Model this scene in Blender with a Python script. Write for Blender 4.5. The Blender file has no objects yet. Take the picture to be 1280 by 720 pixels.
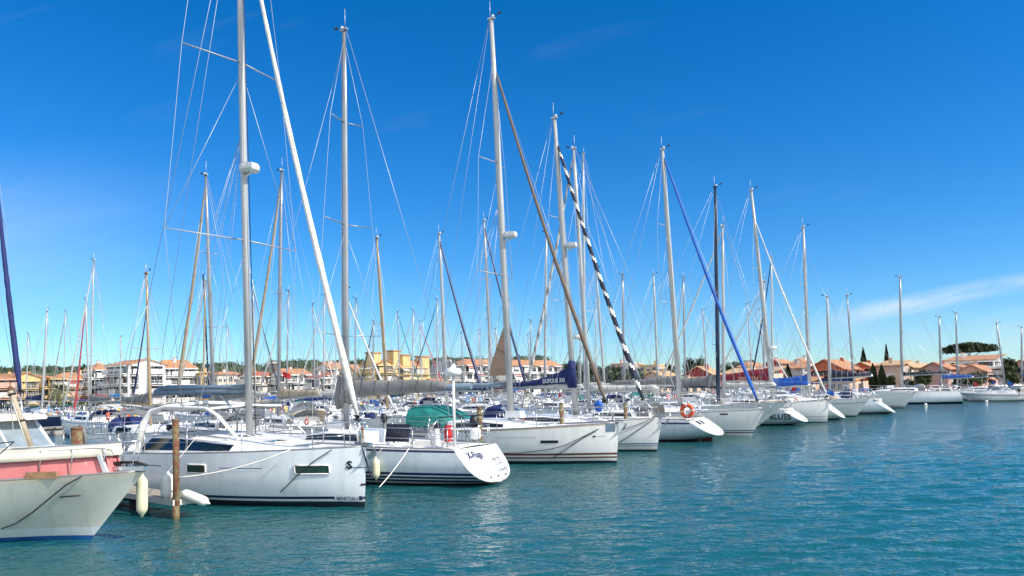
import bpy, math, random
from mathutils import Vector, Matrix
from mathutils import noise as mnoise
R = math.radians
rnd = random.Random(7)
scene = bpy.context.scene
col = scene.collection

# ------------------------------------------------------------------ camera model
F = 924.0; CH = 3.0; PITCH = R(2.5); ROLL = R(1.3); SH = 81.0
fwd = Vector((0, math.cos(PITCH), math.sin(PITCH)))
up0 = Vector((0, -math.sin(PITCH), math.cos(PITCH)))
rt0 = Vector((1, 0, 0))
rgt = rt0*math.cos(ROLL) - up0*math.sin(ROLL)
upv = up0*math.cos(ROLL) + rt0*math.sin(ROLL)
CAM = Vector((0, 0, CH))
def proj(p):
    d = Vector(p) - CAM
    z = d.dot(fwd)
    return 640 + F*d.dot(rgt)/z, 360 + SH - F*d.dot(upv)/z, z
def ray(px, py):
    return fwd + rgt*((px-640)/F) + upv*((360+SH-py)/F)
def on_z(px, py, z=0.0):
    r = ray(px, py); t = (z-CH)/r.z
    return CAM + r*t
def at_depth(px, py, dep):            # camera-space depth
    return CAM + ray(px, py)*dep
def at_y(px, py, Y):
    r = ray(px, py); return CAM + r*(Y/r.y)
def at_px(px, Y, z):                  # point at world depth Y and height z that shows at column px
    lo, hi = -400.0, 400.0
    for _ in range(50):
        m = (lo+hi)/2
        if proj((m, Y, z))[0] < px: lo = m
        else: hi = m
    return Vector((lo, Y, z))

cam = bpy.data.cameras.new('camera'); camo = bpy.data.objects.new('camera', cam)
col.objects.link(camo); scene.camera = camo
cam.sensor_width = 36; cam.lens = F/1280*36; cam.shift_y = SH/1280; cam.clip_end = 9000; cam.clip_start = 0.1
M = Matrix((( rgt.x, upv.x, -fwd.x, 0), (rgt.y, upv.y, -fwd.y, 0), (rgt.z, upv.z, -fwd.z, CH), (0, 0, 0, 1)))
camo.matrix_world = M

# ------------------------------------------------------------------ materials
MATS = {}
def mat(name, c, rough=0.5, metal=0.0, var=0.06, scale=3.0, bump=0.0, bscale=40.0, spec=0.5, coat=0.0, kind=None, c2=None):
    if name in MATS: return MATS[name]
    m = bpy.data.materials.new(name); m.use_nodes = True
    nt = m.node_tree; N = nt.nodes; Lk = nt.links
    b = N['Principled BSDF']
    b.inputs['Roughness'].default_value = rough; b.inputs['Metallic'].default_value = metal
    b.inputs['Specular IOR Level'].default_value = spec
    if coat: b.inputs['Coat Weight'].default_value = coat; b.inputs['Coat Roughness'].default_value = 0.08
    tc = N.new('ShaderNodeTexCoord')
    nz = N.new('ShaderNodeTexNoise'); nz.inputs['Scale'].default_value = scale; nz.inputs['Detail'].default_value = 5
    Lk.new(tc.outputs['Object'], nz.inputs['Vector'])
    rp = N.new('ShaderNodeMapRange'); rp.inputs['From Min'].default_value = 0.3; rp.inputs['From Max'].default_value = 0.7
    Lk.new(nz.outputs['Fac'], rp.inputs['Value'])
    mx = N.new('ShaderNodeMix'); mx.data_type = 'RGBA'
    if c2 is None:
        a = [max(0, x*(1-var)) for x in c]; d = [min(1, x*(1+var)) for x in c]
    else: a = c; d = c2
    mx.inputs[6].default_value = (*a, 1); mx.inputs[7].default_value = (*d, 1)
    Lk.new(rp.outputs[0], mx.inputs[0]); Lk.new(mx.outputs[2], b.inputs['Base Color'])
    if kind == 'gel':      # gelcoat: rain streaks and waterline grime
        mp = N.new('ShaderNodeMapping'); mp.inputs['Scale'].default_value = (2.5, 2.5, 0.25)
        Lk.new(tc.outputs['Object'], mp.inputs['Vector'])
        n2 = N.new('ShaderNodeTexNoise'); n2.inputs['Scale'].default_value = 2.0; n2.inputs['Detail'].default_value = 6
        Lk.new(mp.outputs[0], n2.inputs['Vector'])
        r2 = N.new('ShaderNodeMapRange'); r2.inputs['From Min'].default_value = 0.5; r2.inputs['From Max'].default_value = 0.75
        r2.inputs['To Max'].default_value = 0.30
        Lk.new(n2.outputs['Fac'], r2.inputs['Value'])
        sp = N.new('ShaderNodeSeparateXYZ'); Lk.new(tc.outputs['Object'], sp.inputs[0])
        r3 = N.new('ShaderNodeMapRange'); r3.inputs['From Min'].default_value = 0.32; r3.inputs['From Max'].default_value = 0.02
        r3.inputs['To Max'].default_value = 0.9
        Lk.new(sp.outputs['Z'], r3.inputs['Value'])
        ad = N.new('ShaderNodeMath'); ad.operation = 'ADD'; ad.use_clamp = True
        ml = N.new('ShaderNodeMath'); ml.operation = 'MULTIPLY'
        Lk.new(r3.outputs[0], ml.inputs[0]); Lk.new(nz.outputs['Fac'], ml.inputs[1])
        Lk.new(r2.outputs[0], ad.inputs[0]); Lk.new(ml.outputs[0], ad.inputs[1])
        m2 = N.new('ShaderNodeMix'); m2.data_type = 'RGBA'
        Lk.new(ad.outputs[0], m2.inputs[0]); Lk.new(mx.outputs[2], m2.inputs[6])
        m2.inputs[7].default_value = (c[0]*0.6, c[1]*0.58, c[2]*0.45, 1)
        Lk.new(m2.outputs[2], b.inputs['Base Color'])
    if kind == 'tile':
        wv = N.new('ShaderNodeTexWave'); wv.wave_type = 'BANDS'; wv.bands_direction = 'X'
        wv.inputs['Scale'].default_value = 1.1; wv.inputs['Distortion'].default_value = 1.5; wv.inputs['Detail'].default_value = 2
        Lk.new(tc.outputs['Object'], wv.inputs['Vector'])
        m2 = N.new('ShaderNodeMix'); m2.data_type = 'RGBA'; m2.blend_type = 'MULTIPLY'; m2.inputs[0].default_value = 0.35
        Lk.new(mx.outputs[2], m2.inputs[6]); Lk.new(wv.outputs['Color'], m2.inputs[7]); Lk.new(m2.outputs[2], b.inputs['Base Color'])
        bp = N.new('ShaderNodeBump'); bp.inputs['Strength'].default_value = 0.7; bp.inputs['Distance'].default_value = 0.06
        Lk.new(wv.outputs['Fac'], bp.inputs['Height']); Lk.new(bp.outputs[0], b.inputs['Normal'])
    if kind == 'rust':
        n2 = N.new('ShaderNodeTexNoise'); n2.inputs['Scale'].default_value = 9; n2.inputs['Detail'].default_value = 8
        Lk.new(tc.outputs['Object'], n2.inputs['Vector'])
        r2 = N.new('ShaderNodeMapRange'); r2.inputs['From Min'].default_value = 0.42; r2.inputs['From Max'].default_value = 0.58
        Lk.new(n2.outputs['Fac'], r2.inputs['Value'])
        m2 = N.new('ShaderNodeMix'); m2.data_type = 'RGBA'; Lk.new(r2.outputs[0], m2.inputs[0])
        Lk.new(mx.outputs[2], m2.inputs[6]); m2.inputs[7].default_value = (0.14, 0.045, 0.025, 1)
        Lk.new(m2.outputs[2], b.inputs['Base Color'])
        bp = N.new('ShaderNodeBump'); bp.inputs['Strength'].default_value = 0.6; bp.inputs['Distance'].default_value = 0.01
        Lk.new(n2.outputs['Fac'], bp.inputs['Height']); Lk.new(bp.outputs[0], b.inputs['Normal'])
    if bump:
        n3 = N.new('ShaderNodeTexNoise'); n3.inputs['Scale'].default_value = bscale; n3.inputs['Detail'].default_value = 4
        Lk.new(tc.outputs['Object'], n3.inputs['Vector'])
        bp = N.new('ShaderNodeBump'); bp.inputs['Strength'].default_value = bump; bp.inputs['Distance'].default_value = 0.05
        Lk.new(n3.outputs['Fac'], bp.inputs['Height']); Lk.new(bp.outputs[0], b.inputs['Normal'])
    MATS[name] = m
    return m
mat('white', (0.74,0.74,0.72), 0.22, var=0.03, kind='gel', coat=0.3)
mat('coolwhite', (0.76,0.80,0.83), 0.2, var=0.03, kind='gel', coat=0.3)
mat('greyhull', (0.54,0.61,0.65), 0.22, var=0.06, kind='gel', coat=0.3)
mat('oldcream', (0.66,0.66,0.58), 0.35, var=0.10, scale=1.2, kind='gel')
mat('cream', (0.72,0.66,0.54), 0.35, var=0.05, kind='gel')
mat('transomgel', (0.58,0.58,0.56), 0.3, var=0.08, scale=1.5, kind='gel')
mat('deck', (0.76,0.75,0.71), 0.6, var=0.08, scale=2)
mat('cabinw', (0.80,0.80,0.78), 0.3, var=0.04)
mat('teak', (0.30,0.17,0.09), 0.6, var=0.25, scale=8)
mat('pink', (0.60,0.19,0.19), 0.5, var=0.12, scale=2)
mat('navy', (0.012,0.02,0.09), 0.4, var=0.1)
mat('navycloth', (0.008,0.018,0.10), 0.8, var=0.2, bump=0.4, bscale=6)
mat('darkcloth', (0.02,0.025,0.05), 0.8, var=0.2, bump=0.4, bscale=6)
mat('blue', (0.01,0.10,0.44), 0.7, var=0.12, bump=0.3, bscale=6)
mat('skyblue', (0.05,0.32,0.75), 0.7, var=0.15)
mat('green', (0.006,0.17,0.145), 0.8, var=0.3, bump=0.5, bscale=5)
mat('maroon', (0.20,0.012,0.03), 0.8, var=0.2, bump=0.4, bscale=6)
mat('red', (0.50,0.02,0.02), 0.6, var=0.15)
mat('orange', (0.75,0.09,0.02), 0.5, var=0.1)
mat('yellow', (0.75,0.50,0.04), 0.6, var=0.1)
mat('greycloth', (0.20,0.20,0.19), 0.85, var=0.15, bump=0.5, bscale=4)
mat('lightcloth', (0.55,0.54,0.50), 0.8, var=0.12, bump=0.4, bscale=5)
mat('tancloth', (0.40,0.33,0.24), 0.85, var=0.15, bump=0.5, bscale=4)
mat('browncloth', (0.16,0.115,0.085), 0.85, var=0.15, bump=0.4, bscale=4)
mat('sailwhite', (0.72,0.70,0.64), 0.75, var=0.08, bump=0.6, bscale=9)
mat('bluegrey', (0.13,0.19,0.25), 0.45, var=0.1)
mat('alu', (0.36,0.37,0.38), 0.38, metal=0.6, var=0.08, scale=1.2)
mat('alupaint', (0.46,0.47,0.46), 0.4, metal=0.25, var=0.08, scale=1.2)
mat('darkalu', (0.02,0.045,0.09), 0.4, metal=0.2, var=0.1)
mat('goldalu', (0.42,0.31,0.17), 0.45, metal=0.3, var=0.1)
mat('steel', (0.6,0.6,0.6), 0.25, metal=0.9, var=0.05)
mat('wire', (0.45,0.47,0.50), 0.4, metal=0.4, var=0.05)
mat('black', (0.012,0.012,0.014), 0.4, var=0.2)
mat('rubber', (0.02,0.02,0.02), 0.8, var=0.2)
mat('glass', (0.008,0.014,0.014), 0.05, var=0.1, spec=0.8)
mat('greenglass', (0.02,0.05,0.035), 0.06, var=0.3, spec=0.8)
mat('vinyl', (0.22,0.27,0.30), 0.15, var=0.2, spec=0.8)
mat('fender', (0.80,0.80,0.72), 0.45, var=0.05)
mat('fendercream', (0.62,0.60,0.42), 0.5, var=0.08)
mat('ropew', (0.70,0.67,0.60), 0.9, var=0.15, scale=60)
mat('ropek', (0.03,0.035,0.05), 0.9, var=0.3, scale=60)
mat('antifoul', (0.01,0.018,0.035), 0.6, var=0.2)
mat('antired', (0.13,0.02,0.018), 0.6, var=0.2)
mat('antiblue', (0.01,0.09,0.30), 0.5, var=0.2)
mat('bootred', (0.16,0.05,0.03), 0.5, var=0.15)
mat('brownpile', (0.15,0.13,0.06), 0.85, var=0.3, kind='rust')
mat('greenpile', (0.16,0.17,0.08), 0.85, var=0.3, scale=4, kind='rust')
mat('woodgrey', (0.30,0.26,0.21), 0.8, var=0.3, scale=6)
mat('foam', (0.55,0.53,0.48), 0.9, var=0.2, scale=8)
mat('pontoon', (0.33,0.31,0.28), 0.85, var=0.2, scale=3)
mat('solar', (0.01,0.015,0.04), 0.15, var=0.2, spec=0.8)
mat('concrete', (0.36,0.34,0.31), 0.9, var=0.15, scale=0.8)
mat('land', (0.22,0.20,0.16), 0.95, var=0.3, scale=0.15)
mat('hillgreen', (0.035,0.055,0.022), 0.95, var=0.4, scale=0.05)
mat('tile', (0.52,0.25,0.12), 0.85, var=0.25, scale=0.9, kind='tile')
mat('tilepale', (0.60,0.38,0.20), 0.85, var=0.22, scale=0.9, kind='tile')
mat('tilered', (0.42,0.13,0.08), 0.85, var=0.25, scale=0.9, kind='tile')
mat('slate', (0.14,0.14,0.15), 0.8, var=0.2)
for nm, c in dict(wwhite=(0.74,0.73,0.69), wcream=(0.66,0.58,0.42), wyellow=(0.64,0.47,0.20), wred=(0.33,0.055,0.045), wpink=(0.60,0.35,0.26),
                  wpeach=(0.62,0.42,0.30), wbeige=(0.50,0.38,0.30), wgrey=(0.42,0.43,0.46), wmauve=(0.42,0.25,0.22), wterra=(0.48,0.14,0.07),
                  wpale=(0.68,0.62,0.52), wochre=(0.55,0.36,0.14)).items():
    mat(nm, c, 0.9, var=0.09, scale=0.7)
mat('winglass', (0.02,0.03,0.04), 0.1, var=0.3, spec=0.7)
mat('winframe', (0.55,0.54,0.52), 0.6, var=0.05)
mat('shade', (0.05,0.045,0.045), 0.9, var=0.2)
mat('awning', (0.45,0.07,0.05), 0.8, var=0.2)
mat('trunk', (0.12,0.08,0.05), 0.9, var=0.3, scale=6)
g_ = mat('clearglass',(0.20,0.26,0.30),0.02); g_.node_tree.nodes['Principled BSDF'].inputs['Alpha'].default_value=.28; g_.node_tree.nodes['Principled BSDF'].inputs['IOR'].default_value=1.05
def leafmat(name, c, c2):
    m = mat(name, c, 0.75, c2=c2, scale=1.2)
    b = m.node_tree.nodes['Principled BSDF']
    b.inputs['Subsurface Weight'].default_value = 0.0
    return m
leafmat('leafdark', (0.018,0.035,0.012), (0.055,0.08,0.025))
leafmat('leafpine', (0.025,0.05,0.015), (0.075,0.11,0.035))
leafmat('leafmid', (0.04,0.06,0.02), (0.12,0.14,0.045))
leafmat('leafpalm', (0.06,0.08,0.03), (0.16,0.16,0.07))

# ------------------------------------------------------------------ mesh builder
def perp(d):
    d = d.normalized()
    a = Vector((0,0,1)) if abs(d.z) < 0.9 else Vector((1,0,0))
    u = d.cross(a).normalized(); return u, d.cross(u).normalized()
class MB:
    def __init__(s): s.v=[]; s.f=[]; s.m=[]; s.mats=[]; s.sm=[]
    def mi(s, name):
        if name not in s.mats: s.mats.append(name)
        return s.mats.index(name)
    def face(s, idx, mt, smooth=False):
        s.f.append(tuple(idx)); s.m.append(s.mi(mt)); s.sm.append(smooth)
    def vert(s, p): s.v.append(tuple(p)); return len(s.v)-1
    def poly(s, pts, mt, smooth=False): s.face([s.vert(p) for p in pts], mt, smooth)
    def rings(s, rings, mt, close=True, cap0=True, cap1=True, smooth=True, matf=None):
        base = []
        for rg in rings: base.append([s.vert(p) for p in rg])
        n = len(rings[0])
        for i in range(len(base)-1):
            for j in range(n if close else n-1):
                k = (j+1) % n
                s.face((base[i][j], base[i][k], base[i+1][k], base[i+1][j]), matf(i,j) if matf else mt, smooth)
        if close and cap0: s.face(base[0][::-1], mt if not matf else matf(0,0))
        if close and cap1: s.face(base[-1], mt if not matf else matf(0,0))
    def tube(s, pts, r, mt, n=6, r1=None, matf=None, oval=1.0):
        pts = [Vector(p) for p in pts]; rr = []
        u0, v0 = perp(pts[-1]-pts[0]) if (pts[-1]-pts[0]).length > 1e-6 else perp(pts[1]-pts[0])
        rings = []
        for i, p in enumerate(pts):
            d = (pts[min(i+1,len(pts)-1)] - pts[max(i-1,0)]).normalized()
            u = u0 - d*u0.dot(d)
            if u.length < 0.05: u = perp(d)[0]
            u.normalize(); v = d.cross(u); u0 = u
            if isinstance(r, (list,tuple)): q = r[i]
            else: q = r if r1 is None else r + (r1-r)*i/(len(pts)-1)
            rings.append([p + u*(q*math.cos(2*math.pi*j/n)) + v*(q*oval*math.sin(2*math.pi*j/n)) for j in range(n)])
        s.rings(rings, mt, matf=matf)
    def box(s, c, size, mt, rot=0, rx=0, ry=0, taper=1.0):
        c = Vector(c); h = [x/2 for x in size]
        mm = Matrix.Rotation(rot,3,'Z') @ Matrix.Rotation(ry,3,'Y') @ Matrix.Rotation(rx,3,'X')
        ps = []
        for z in (-1,1):
            for x,y in ((-1,-1),(1,-1),(1,1),(-1,1)):
                k = taper if z > 0 else 1
                ps.append(s.vert(c + mm @ Vector((x*h[0]*k, y*h[1]*k, z*h[2]))))
        a = ps
        for q in ((a[3],a[2],a[1],a[0]), (a[4],a[5],a[6],a[7]), (a[0],a[1],a[5],a[4]), (a[1],a[2],a[6],a[5]), (a[2],a[3],a[7],a[6]), (a[3],a[0],a[4],a[7])):
            s.face(q, mt)
    def lathe(s, c, prof, mt, n=12, axis=None, matf=None):   # prof: (r, h)
        c = Vector(c); ax = Vector(axis).normalized() if axis else Vector((0,0,1))
        u, v = perp(ax)
        s.rings([[c + ax*h + u*(max(r,0.001)*math.cos(2*math.pi*j/n)) + v*(max(r,0.001)*math.sin(2*math.pi*j/n)) for j in range(n)] for r,h in prof], mt, matf=matf)
    def blob(s, c, rad, mt, n=10, m=6, jit=0.0, rg=rnd):
        c = Vector(c); rad = Vector(rad) if hasattr(rad,'__len__') else Vector((rad,rad,rad))
        rings = []
        for i in range(m+1):
            a = math.pi*i/m
            ring = []
            for j in range(n):
                b = 2*math.pi*j/n
                k = 1 + jit*rg.uniform(-1,1)
                ring.append(c + Vector((rad.x*math.sin(a)*math.cos(b)*k+1e-4*math.cos(b), rad.y*math.sin(a)*math.sin(b)*k+1e-4*math.sin(b), -rad.z*math.cos(a)*k)))
            rings.append(ring)
        s.rings(rings, mt)
    def torus(s, c, R0, r, mt, axis=(0,0,1), n=20, m=8, matf=None):
        c = Vector(c); ax = Vector(axis).normalized(); u, v = perp(ax)
        idx = []
        for i in range(n):
            a = 2*math.pi*i/n; d = u*math.cos(a)+v*math.sin(a)
            idx.append([s.vert(c + d*(R0 + r*math.cos(2*math.pi*j/m)) + ax*(r*math.sin(2*math.pi*j/m))) for j in range(m)])
        for i in range(n):
            for j in range(m):
                s.face((idx[i][j], idx[(i+1)%n][j], idx[(i+1)%n][(j+1)%m], idx[i][(j+1)%m]), matf(i,j) if matf else mt, True)
    def grid(s, rows, mt, smooth=True, matf=None):
        s.rings(rows, mt, close=False, smooth=smooth, matf=matf)
    def build(s, name, parent=None, label=None):
        me = bpy.data.meshes.new(name)
        me.from_pydata(s.v, [], s.f)
        for mn in s.mats: me.materials.append(MATS[mn])
        me.polygons.foreach_set('material_index', s.m)
        me.polygons.foreach_set('use_smooth', s.sm)
        me.update()
        o = bpy.data.objects.new(name, me); col.objects.link(o)
        if parent is not None: o.parent = parent
        if label: o['label'] = label
        return o
def tag(o, label=None, cat=None, group=None, kind=None):
    if label: o['label'] = label
    if cat: o['category'] = cat
    if group: o['group'] = group
    if kind: o['kind'] = kind
    return o
def empty(name, loc, rz=0):
    o = bpy.data.objects.new(name, None); o.location = loc; o.rotation_euler = (0,0,rz)
    o.empty_display_size = 0.3
    col.objects.link(o); return o
def text_mesh(txt, size, bold=0.0):
    cu = bpy.data.curves.new('lettering', 'FONT'); cu.body = txt; cu.size = size; cu.offset = bold; cu.resolution_u = 2
    to = bpy.data.objects.new('lettering', cu)
    me = bpy.data.meshes.new_from_object(to)
    vs = [Vector(v.co) for v in me.vertices]; fs = [tuple(p.vertices) for p in me.polygons]
    bpy.data.objects.remove(to); bpy.data.curves.remove(cu); bpy.data.meshes.remove(me)
    return vs, fs
def sm(a, b, x):
    t = max(0, min(1, (x-a)/(b-a))); return t*t*(3-2*t)
WV=(0.08,0.04,0.03); SLP=.14; CALM=.42; WCOL=(0.008,0.088,0.098); SUNE=4.0; SKYS=0.088; STINT=(.60,.87,1.22); SKYSAT=1.2; SKYHUE=0.0; SKYO=1.2; CLD=8.0; CLFILL=15.0; EXPO=0.58
# ------------------------------------------------------------------ boats
class Hull:
    """parametric hull; local x 0 = outer stern end at the waterline .. L = bow at the waterline, shifted so 0 is amidships"""
    def __init__(h, L, B, fb, fs, over=0.15, kst=0.4, zst=0.02, tw=0.8, flare=0.0, zk=-0.45, pm=0.42, pw=2.1, nb=2.2):
        h.L=L; h.B=B; h.fb=fb; h.fs=fs; h.over=over; h.kst=kst; h.zst=zst; h.tw=tw; h.flare=flare; h.zk=zk; h.pm=pm; h.pw=pw; h.nb=nb
    def zd(h, s): return h.fs + (h.fb-h.fs)*max(0,s)**1.5
    def zb(h, s):
        a = h.zst + (h.zk-h.zst)*math.sin(min(1, s/0.62)*math.pi/2) if h.zst > h.zk else h.zst
        return a if s < 0.8 else h.zk + (0.25)*sm(0.8,1.0,s)
    def xs(h, z): return h.kst*(z-h.zst) - h.L/2
    def xb(h, z): return (h.L + h.over*max(z,0)/h.fb + min(z,0)*0.9) - h.L/2
    def W(h, s):
        s = max(0, min(1, s))
        if s <= h.pm: return h.B/2*(h.tw + (1-h.tw)*math.sin(s/h.pm*math.pi/2))
        return h.B/2*max(0, (1 - ((s-h.pm)/(1-h.pm))**h.pw))
    def pt(h, s, z, side=1):
        zd, zb = h.zd(s), h.zb(s); z = max(zb, min(zd, z))
        u = (zd-z)/(zd-zb)
        k = sm(0.55, 1.0, s)
        n = 4.0 + (h.nb-4.0)*k; m = 2.0 + (1.25-2.0)*k
        y = h.W(s)*max(0, 1-u**n)**(1/m)
        if h.flare: y *= 1 - h.flare*k*u
        x = h.xs(z) + (h.xb(z)-h.xs(z))*s
        return Vector((x, side*y, z))
    def at(h, x, z, side=1, off=0.0):
        s = (x-h.xs(z))/(h.xb(z)-h.xs(z)); p = h.pt(s, z, side)
        if off:
            q = h.pt(s+0.01, z, side); r = h.pt(s, z+0.03, side)
            nn = (q-p).cross(r-p)
            if nn.length > 1e-9:
                nn.normalize()
                if nn.y*side < 0: nn = -nn
                p = p + nn*off
        return p
    def sdeck(h, x):
        s = 0.5
        for _ in range(8):
            z = h.zd(s); s = (x-h.xs(z))/(h.xb(z)-h.xs(z)); s = max(0,min(1,s))
        return s
    def deckz(h, x): return h.zd(h.sdeck(x))
    def deckw(h, x): return h.W(h.sdeck(x))

def hull_mesh(h, bands, parent, label=None, ns=26, tmat=None):
    ns = int(ns*1.5)
    """bands: list of (top, material); top = metres above water, or ('d', offset below the sheer)"""
    S = [0.0] + [ (i/ns) for i in range(1, ns-2)] + [1-1.6/ns, 1-0.8/ns, 1-0.3/ns, 1.0]
    def zof(s, t): return h.zd(s)-t[1] if isinstance(t, tuple) else t
    levels = [(-9, None)]
    prev = -9
    for t, mt in bands:
        k = 1
        if prev == -9: k = 3
        elif isinstance(t, tuple) != isinstance(prev, tuple) : k = 7
        for i in range(1, k+1): levels.append((prev, t, i/k, mt))
        prev = t
    def zl(s, lv):
        if lv[0] == -9 and len(lv) == 2: return h.zb(s)
        a, t, f, _ = lv
        z0 = h.zb(s) if a == -9 else zof(s, a)
        z1 = zof(s, t)
        return z0 + (z1-z0)*f
    mb = MB()
    for side in (-1, 1):
        rows = []
        for lv in levels:
            rows.append([h.pt(s, zl(s, lv), side) for s in S])
        idx = [[mb.vert(p) for p in r] for r in rows]
        for i in range(len(rows)-1):
            for j in range(len(S)-1):
                a,b,c,d = rows[i][j], rows[i][j+1], rows[i+1][j+1], rows[i+1][j]
                if (c-a).cross(d-b).length < 1e-6: continue
                q = (idx[i][j], idx[i][j+1], idx[i+1][j+1], idx[i+1][j])
                if side > 0: q = q[::-1]
                mb.face(q, levels[i+1][3], True)
    o = mb.build('hull', parent, label)
    if tmat:
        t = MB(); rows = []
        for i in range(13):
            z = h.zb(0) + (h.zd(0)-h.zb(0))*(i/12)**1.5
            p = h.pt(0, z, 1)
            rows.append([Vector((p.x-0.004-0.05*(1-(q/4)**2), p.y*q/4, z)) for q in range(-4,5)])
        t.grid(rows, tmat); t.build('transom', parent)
    return o
def deck_mesh(h, parent, cockpit=None, mt='deck', floor='deck', ns=30):
    mb = MB(); xs0 = h.xs(h.zd(0)); xe = h.xb(h.zd(1))
    X = [xs0 + (xe-xs0)*i/ns for i in range(ns+1)]
    if cockpit:
        x0, x1, cw, dp = cockpit
        X += [x0-0.005, x0+0.005, x1-0.005, x1+0.005]; X = sorted(X)
    rows = []
    for x in X:
        w = max(0.0, h.deckw(x)-0.006); z = h.deckz(x)
        ts = [-1,-0.7,-0.35,0,0.35,0.7,1]
        if cockpit: ys = [-w, -(cw+.01), -(cw-.01), 0, cw-.01, cw+.01, w]
        else: ys = [t*w for t in ts]
        if cockpit and w < cw+0.03: ys = [t*w for t in ts]
        row = []
        for y in ys:
            zz = z - 0.015 + 0.05*(1-(y/(w+1e-6))**2)
            if cockpit and x0 < x < x1 and abs(y) < cw: zz = z - dp
            row.append(Vector((x, y, zz)))
        rows.append(row)
    mb.grid(rows, mt, smooth=False)
    mb.build('deck', parent)
    r = MB()
    for side in (-1, 1):
        pts = [h.pt(s/24, 99, side) + Vector((0, -side*0.03, 0.02)) for s in range(25)]
        r.tube(pts, 0.022, 'alu' if h.L > 8 else 'white', n=4)
    r.build('toe_rail', parent)

class Cabin:
    def __init__(c, h, xa, xb, w, ht, nose=0.5, zoff=0.0, fh=0.15):
        c.h=h; c.xa=xa; c.xb=xb; c.w=w; c.ht=ht; c.nose=nose; c.zoff=zoff; c.fh=fh
    def pt(c, x, v, side):   # v 0 bottom .. 1 edge of roof .. 2 centreline
        t = (x-c.xa)/(c.xb-c.xa); t = max(0, min(1, t))
        hh = c.ht*(1 - (1-c.fh)*sm(1-c.nose, 1.0, t))
        ww = min(c.w, c.h.deckw(x)-0.28)*(1 - 0.35*sm(1-c.nose*0.6, 1.0, t))
        ww = max(0.05, ww)
        if v <= 1: y = ww*(1-0.14*v); z = hh*v*0.86
        else: y = ww*0.86*(2-v); z = hh*(0.86 + 0.14*math.sin((v-1)*math.pi/2)**0.7)
        return Vector((x, side*y, c.h.deckz(x) + c.zoff + z))
    def build(c, parent, mt='cabinw', name='cabin'):
        mb = MB(); n = 18; vs = [0,0.5,0.9,1.0,1.12,1.4,1.7,2.0]
        rows = []
        for i in range(n+1):
            x = c.xa + (c.xb-c.xa)*i/n
            a = [c.pt(x, v, 1) for v in vs]; b = [c.pt(x, v, -1) for v in vs[::-1]]
            rows.append(a + b[1:])
        mb.grid(rows, mt, smooth=True)
        mb.face([mb.vert(p) for p in rows[0][::-1]], mt); mb.face([mb.vert(p) for p in rows[-1]], mt)
        return mb.build(name, parent)
    def window(c, parent, x0, x1, v0, v1, side, mt='glass', rake=0.0, name='window', frame=None):
        mb = MB(); n = max(3, int((x1-x0)/0.25)); rows = []
        for i in range(n+1):
            t = i/n
            row = []
            for k in range(4):
                v = v0+(v1-v0)*k/3
                x = x0 + rake*(v-v0)/(v1-v0) + (x1 - x0 - rake*(v-v0)/(v1-v0)*1.0)*t
                p = c.pt(x, v, side); row.append(p + Vector((0, side*0.008, 0.003)))
            rows.append(row)
        mb.grid(rows, mt); o = mb.build(name, parent)
        return o

def hull_patch(h, x0, x1, z0, z1, side, mt, name, parent, off=0.012, n=10, fr=None, zf=None):
    mb = MB(); rows = []
    for k in range(4):
        rows.append([h.at(x0+(x1-x0)*i/n, (zf(x0+(x1-x0)*i/n) if zf else 0) + z0+(z1-z0)*k/3, side, off) for i in range(n+1)])
    mb.grid(rows, mt)
    if fr:
        for (a,b) in (((x0,z0),(x1,z0)),((x1,z0),(x1,z1)),((x1,z1),(x0,z1)),((x0,z1),(x0,z0))):
            mb.tube([h.at(a[0]+(b[0]-a[0])*i/5, (zf(a[0]) if zf else 0)+a[1]+(b[1]-a[1])*i/5, side, off) for i in range(6)], 0.022, fr, n=4)
    return mb.build(name, parent)
def hull_text(h, txt, x0, z0, size, side, dirn, mt, parent, bold=0.0, sx=1.0, x1=None):
    vs, fs = text_mesh(txt, size, bold); mb = MB()
    if x1 is not None: sx = abs(x1-x0)/max(v.x for v in vs)
    for v in vs: mb.vert(h.at(x0 + dirn*v.x*sx, z0+v.y, side, 0.020))
    for f in fs: mb.face(f, mt)
    return mb.build('lettering', parent)

ROPES = []
def place(px, py, theta, L, bow_out):
    P = on_z(px, py, 0.0)
    th = R(theta); hv = Vector((math.cos(th), -math.sin(th), 0))
    if not bow_out: hv = -hv
    o = P - hv*(L/2) if bow_out else P + hv*(L/2)
    return o, math.atan2(hv.y, hv.x)
class Frame:
    def __init__(s, o, rz): s.o = Vector(o); s.rz = rz; s.m = Matrix.Rotation(rz,3,'Z'); s.mi = Matrix.Rotation(-rz,3,'Z')
    def w(s, p): return s.o + s.m @ Vector(p)
    def l(s, p): return s.mi @ (Vector(p) - s.o)
    def xat(s, px, y, z, lo=-14, hi=14):
        a = proj(s.w((lo,y,z)))[0]; b = proj(s.w((hi,y,z)))[0]; inc = b > a
        for _ in range(40):
            m = (lo+hi)/2; q = proj(s.w((m,y,z)))[0]
            if (q < px) == inc: lo = m
            else: hi = m
        return (lo+hi)/2

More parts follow.
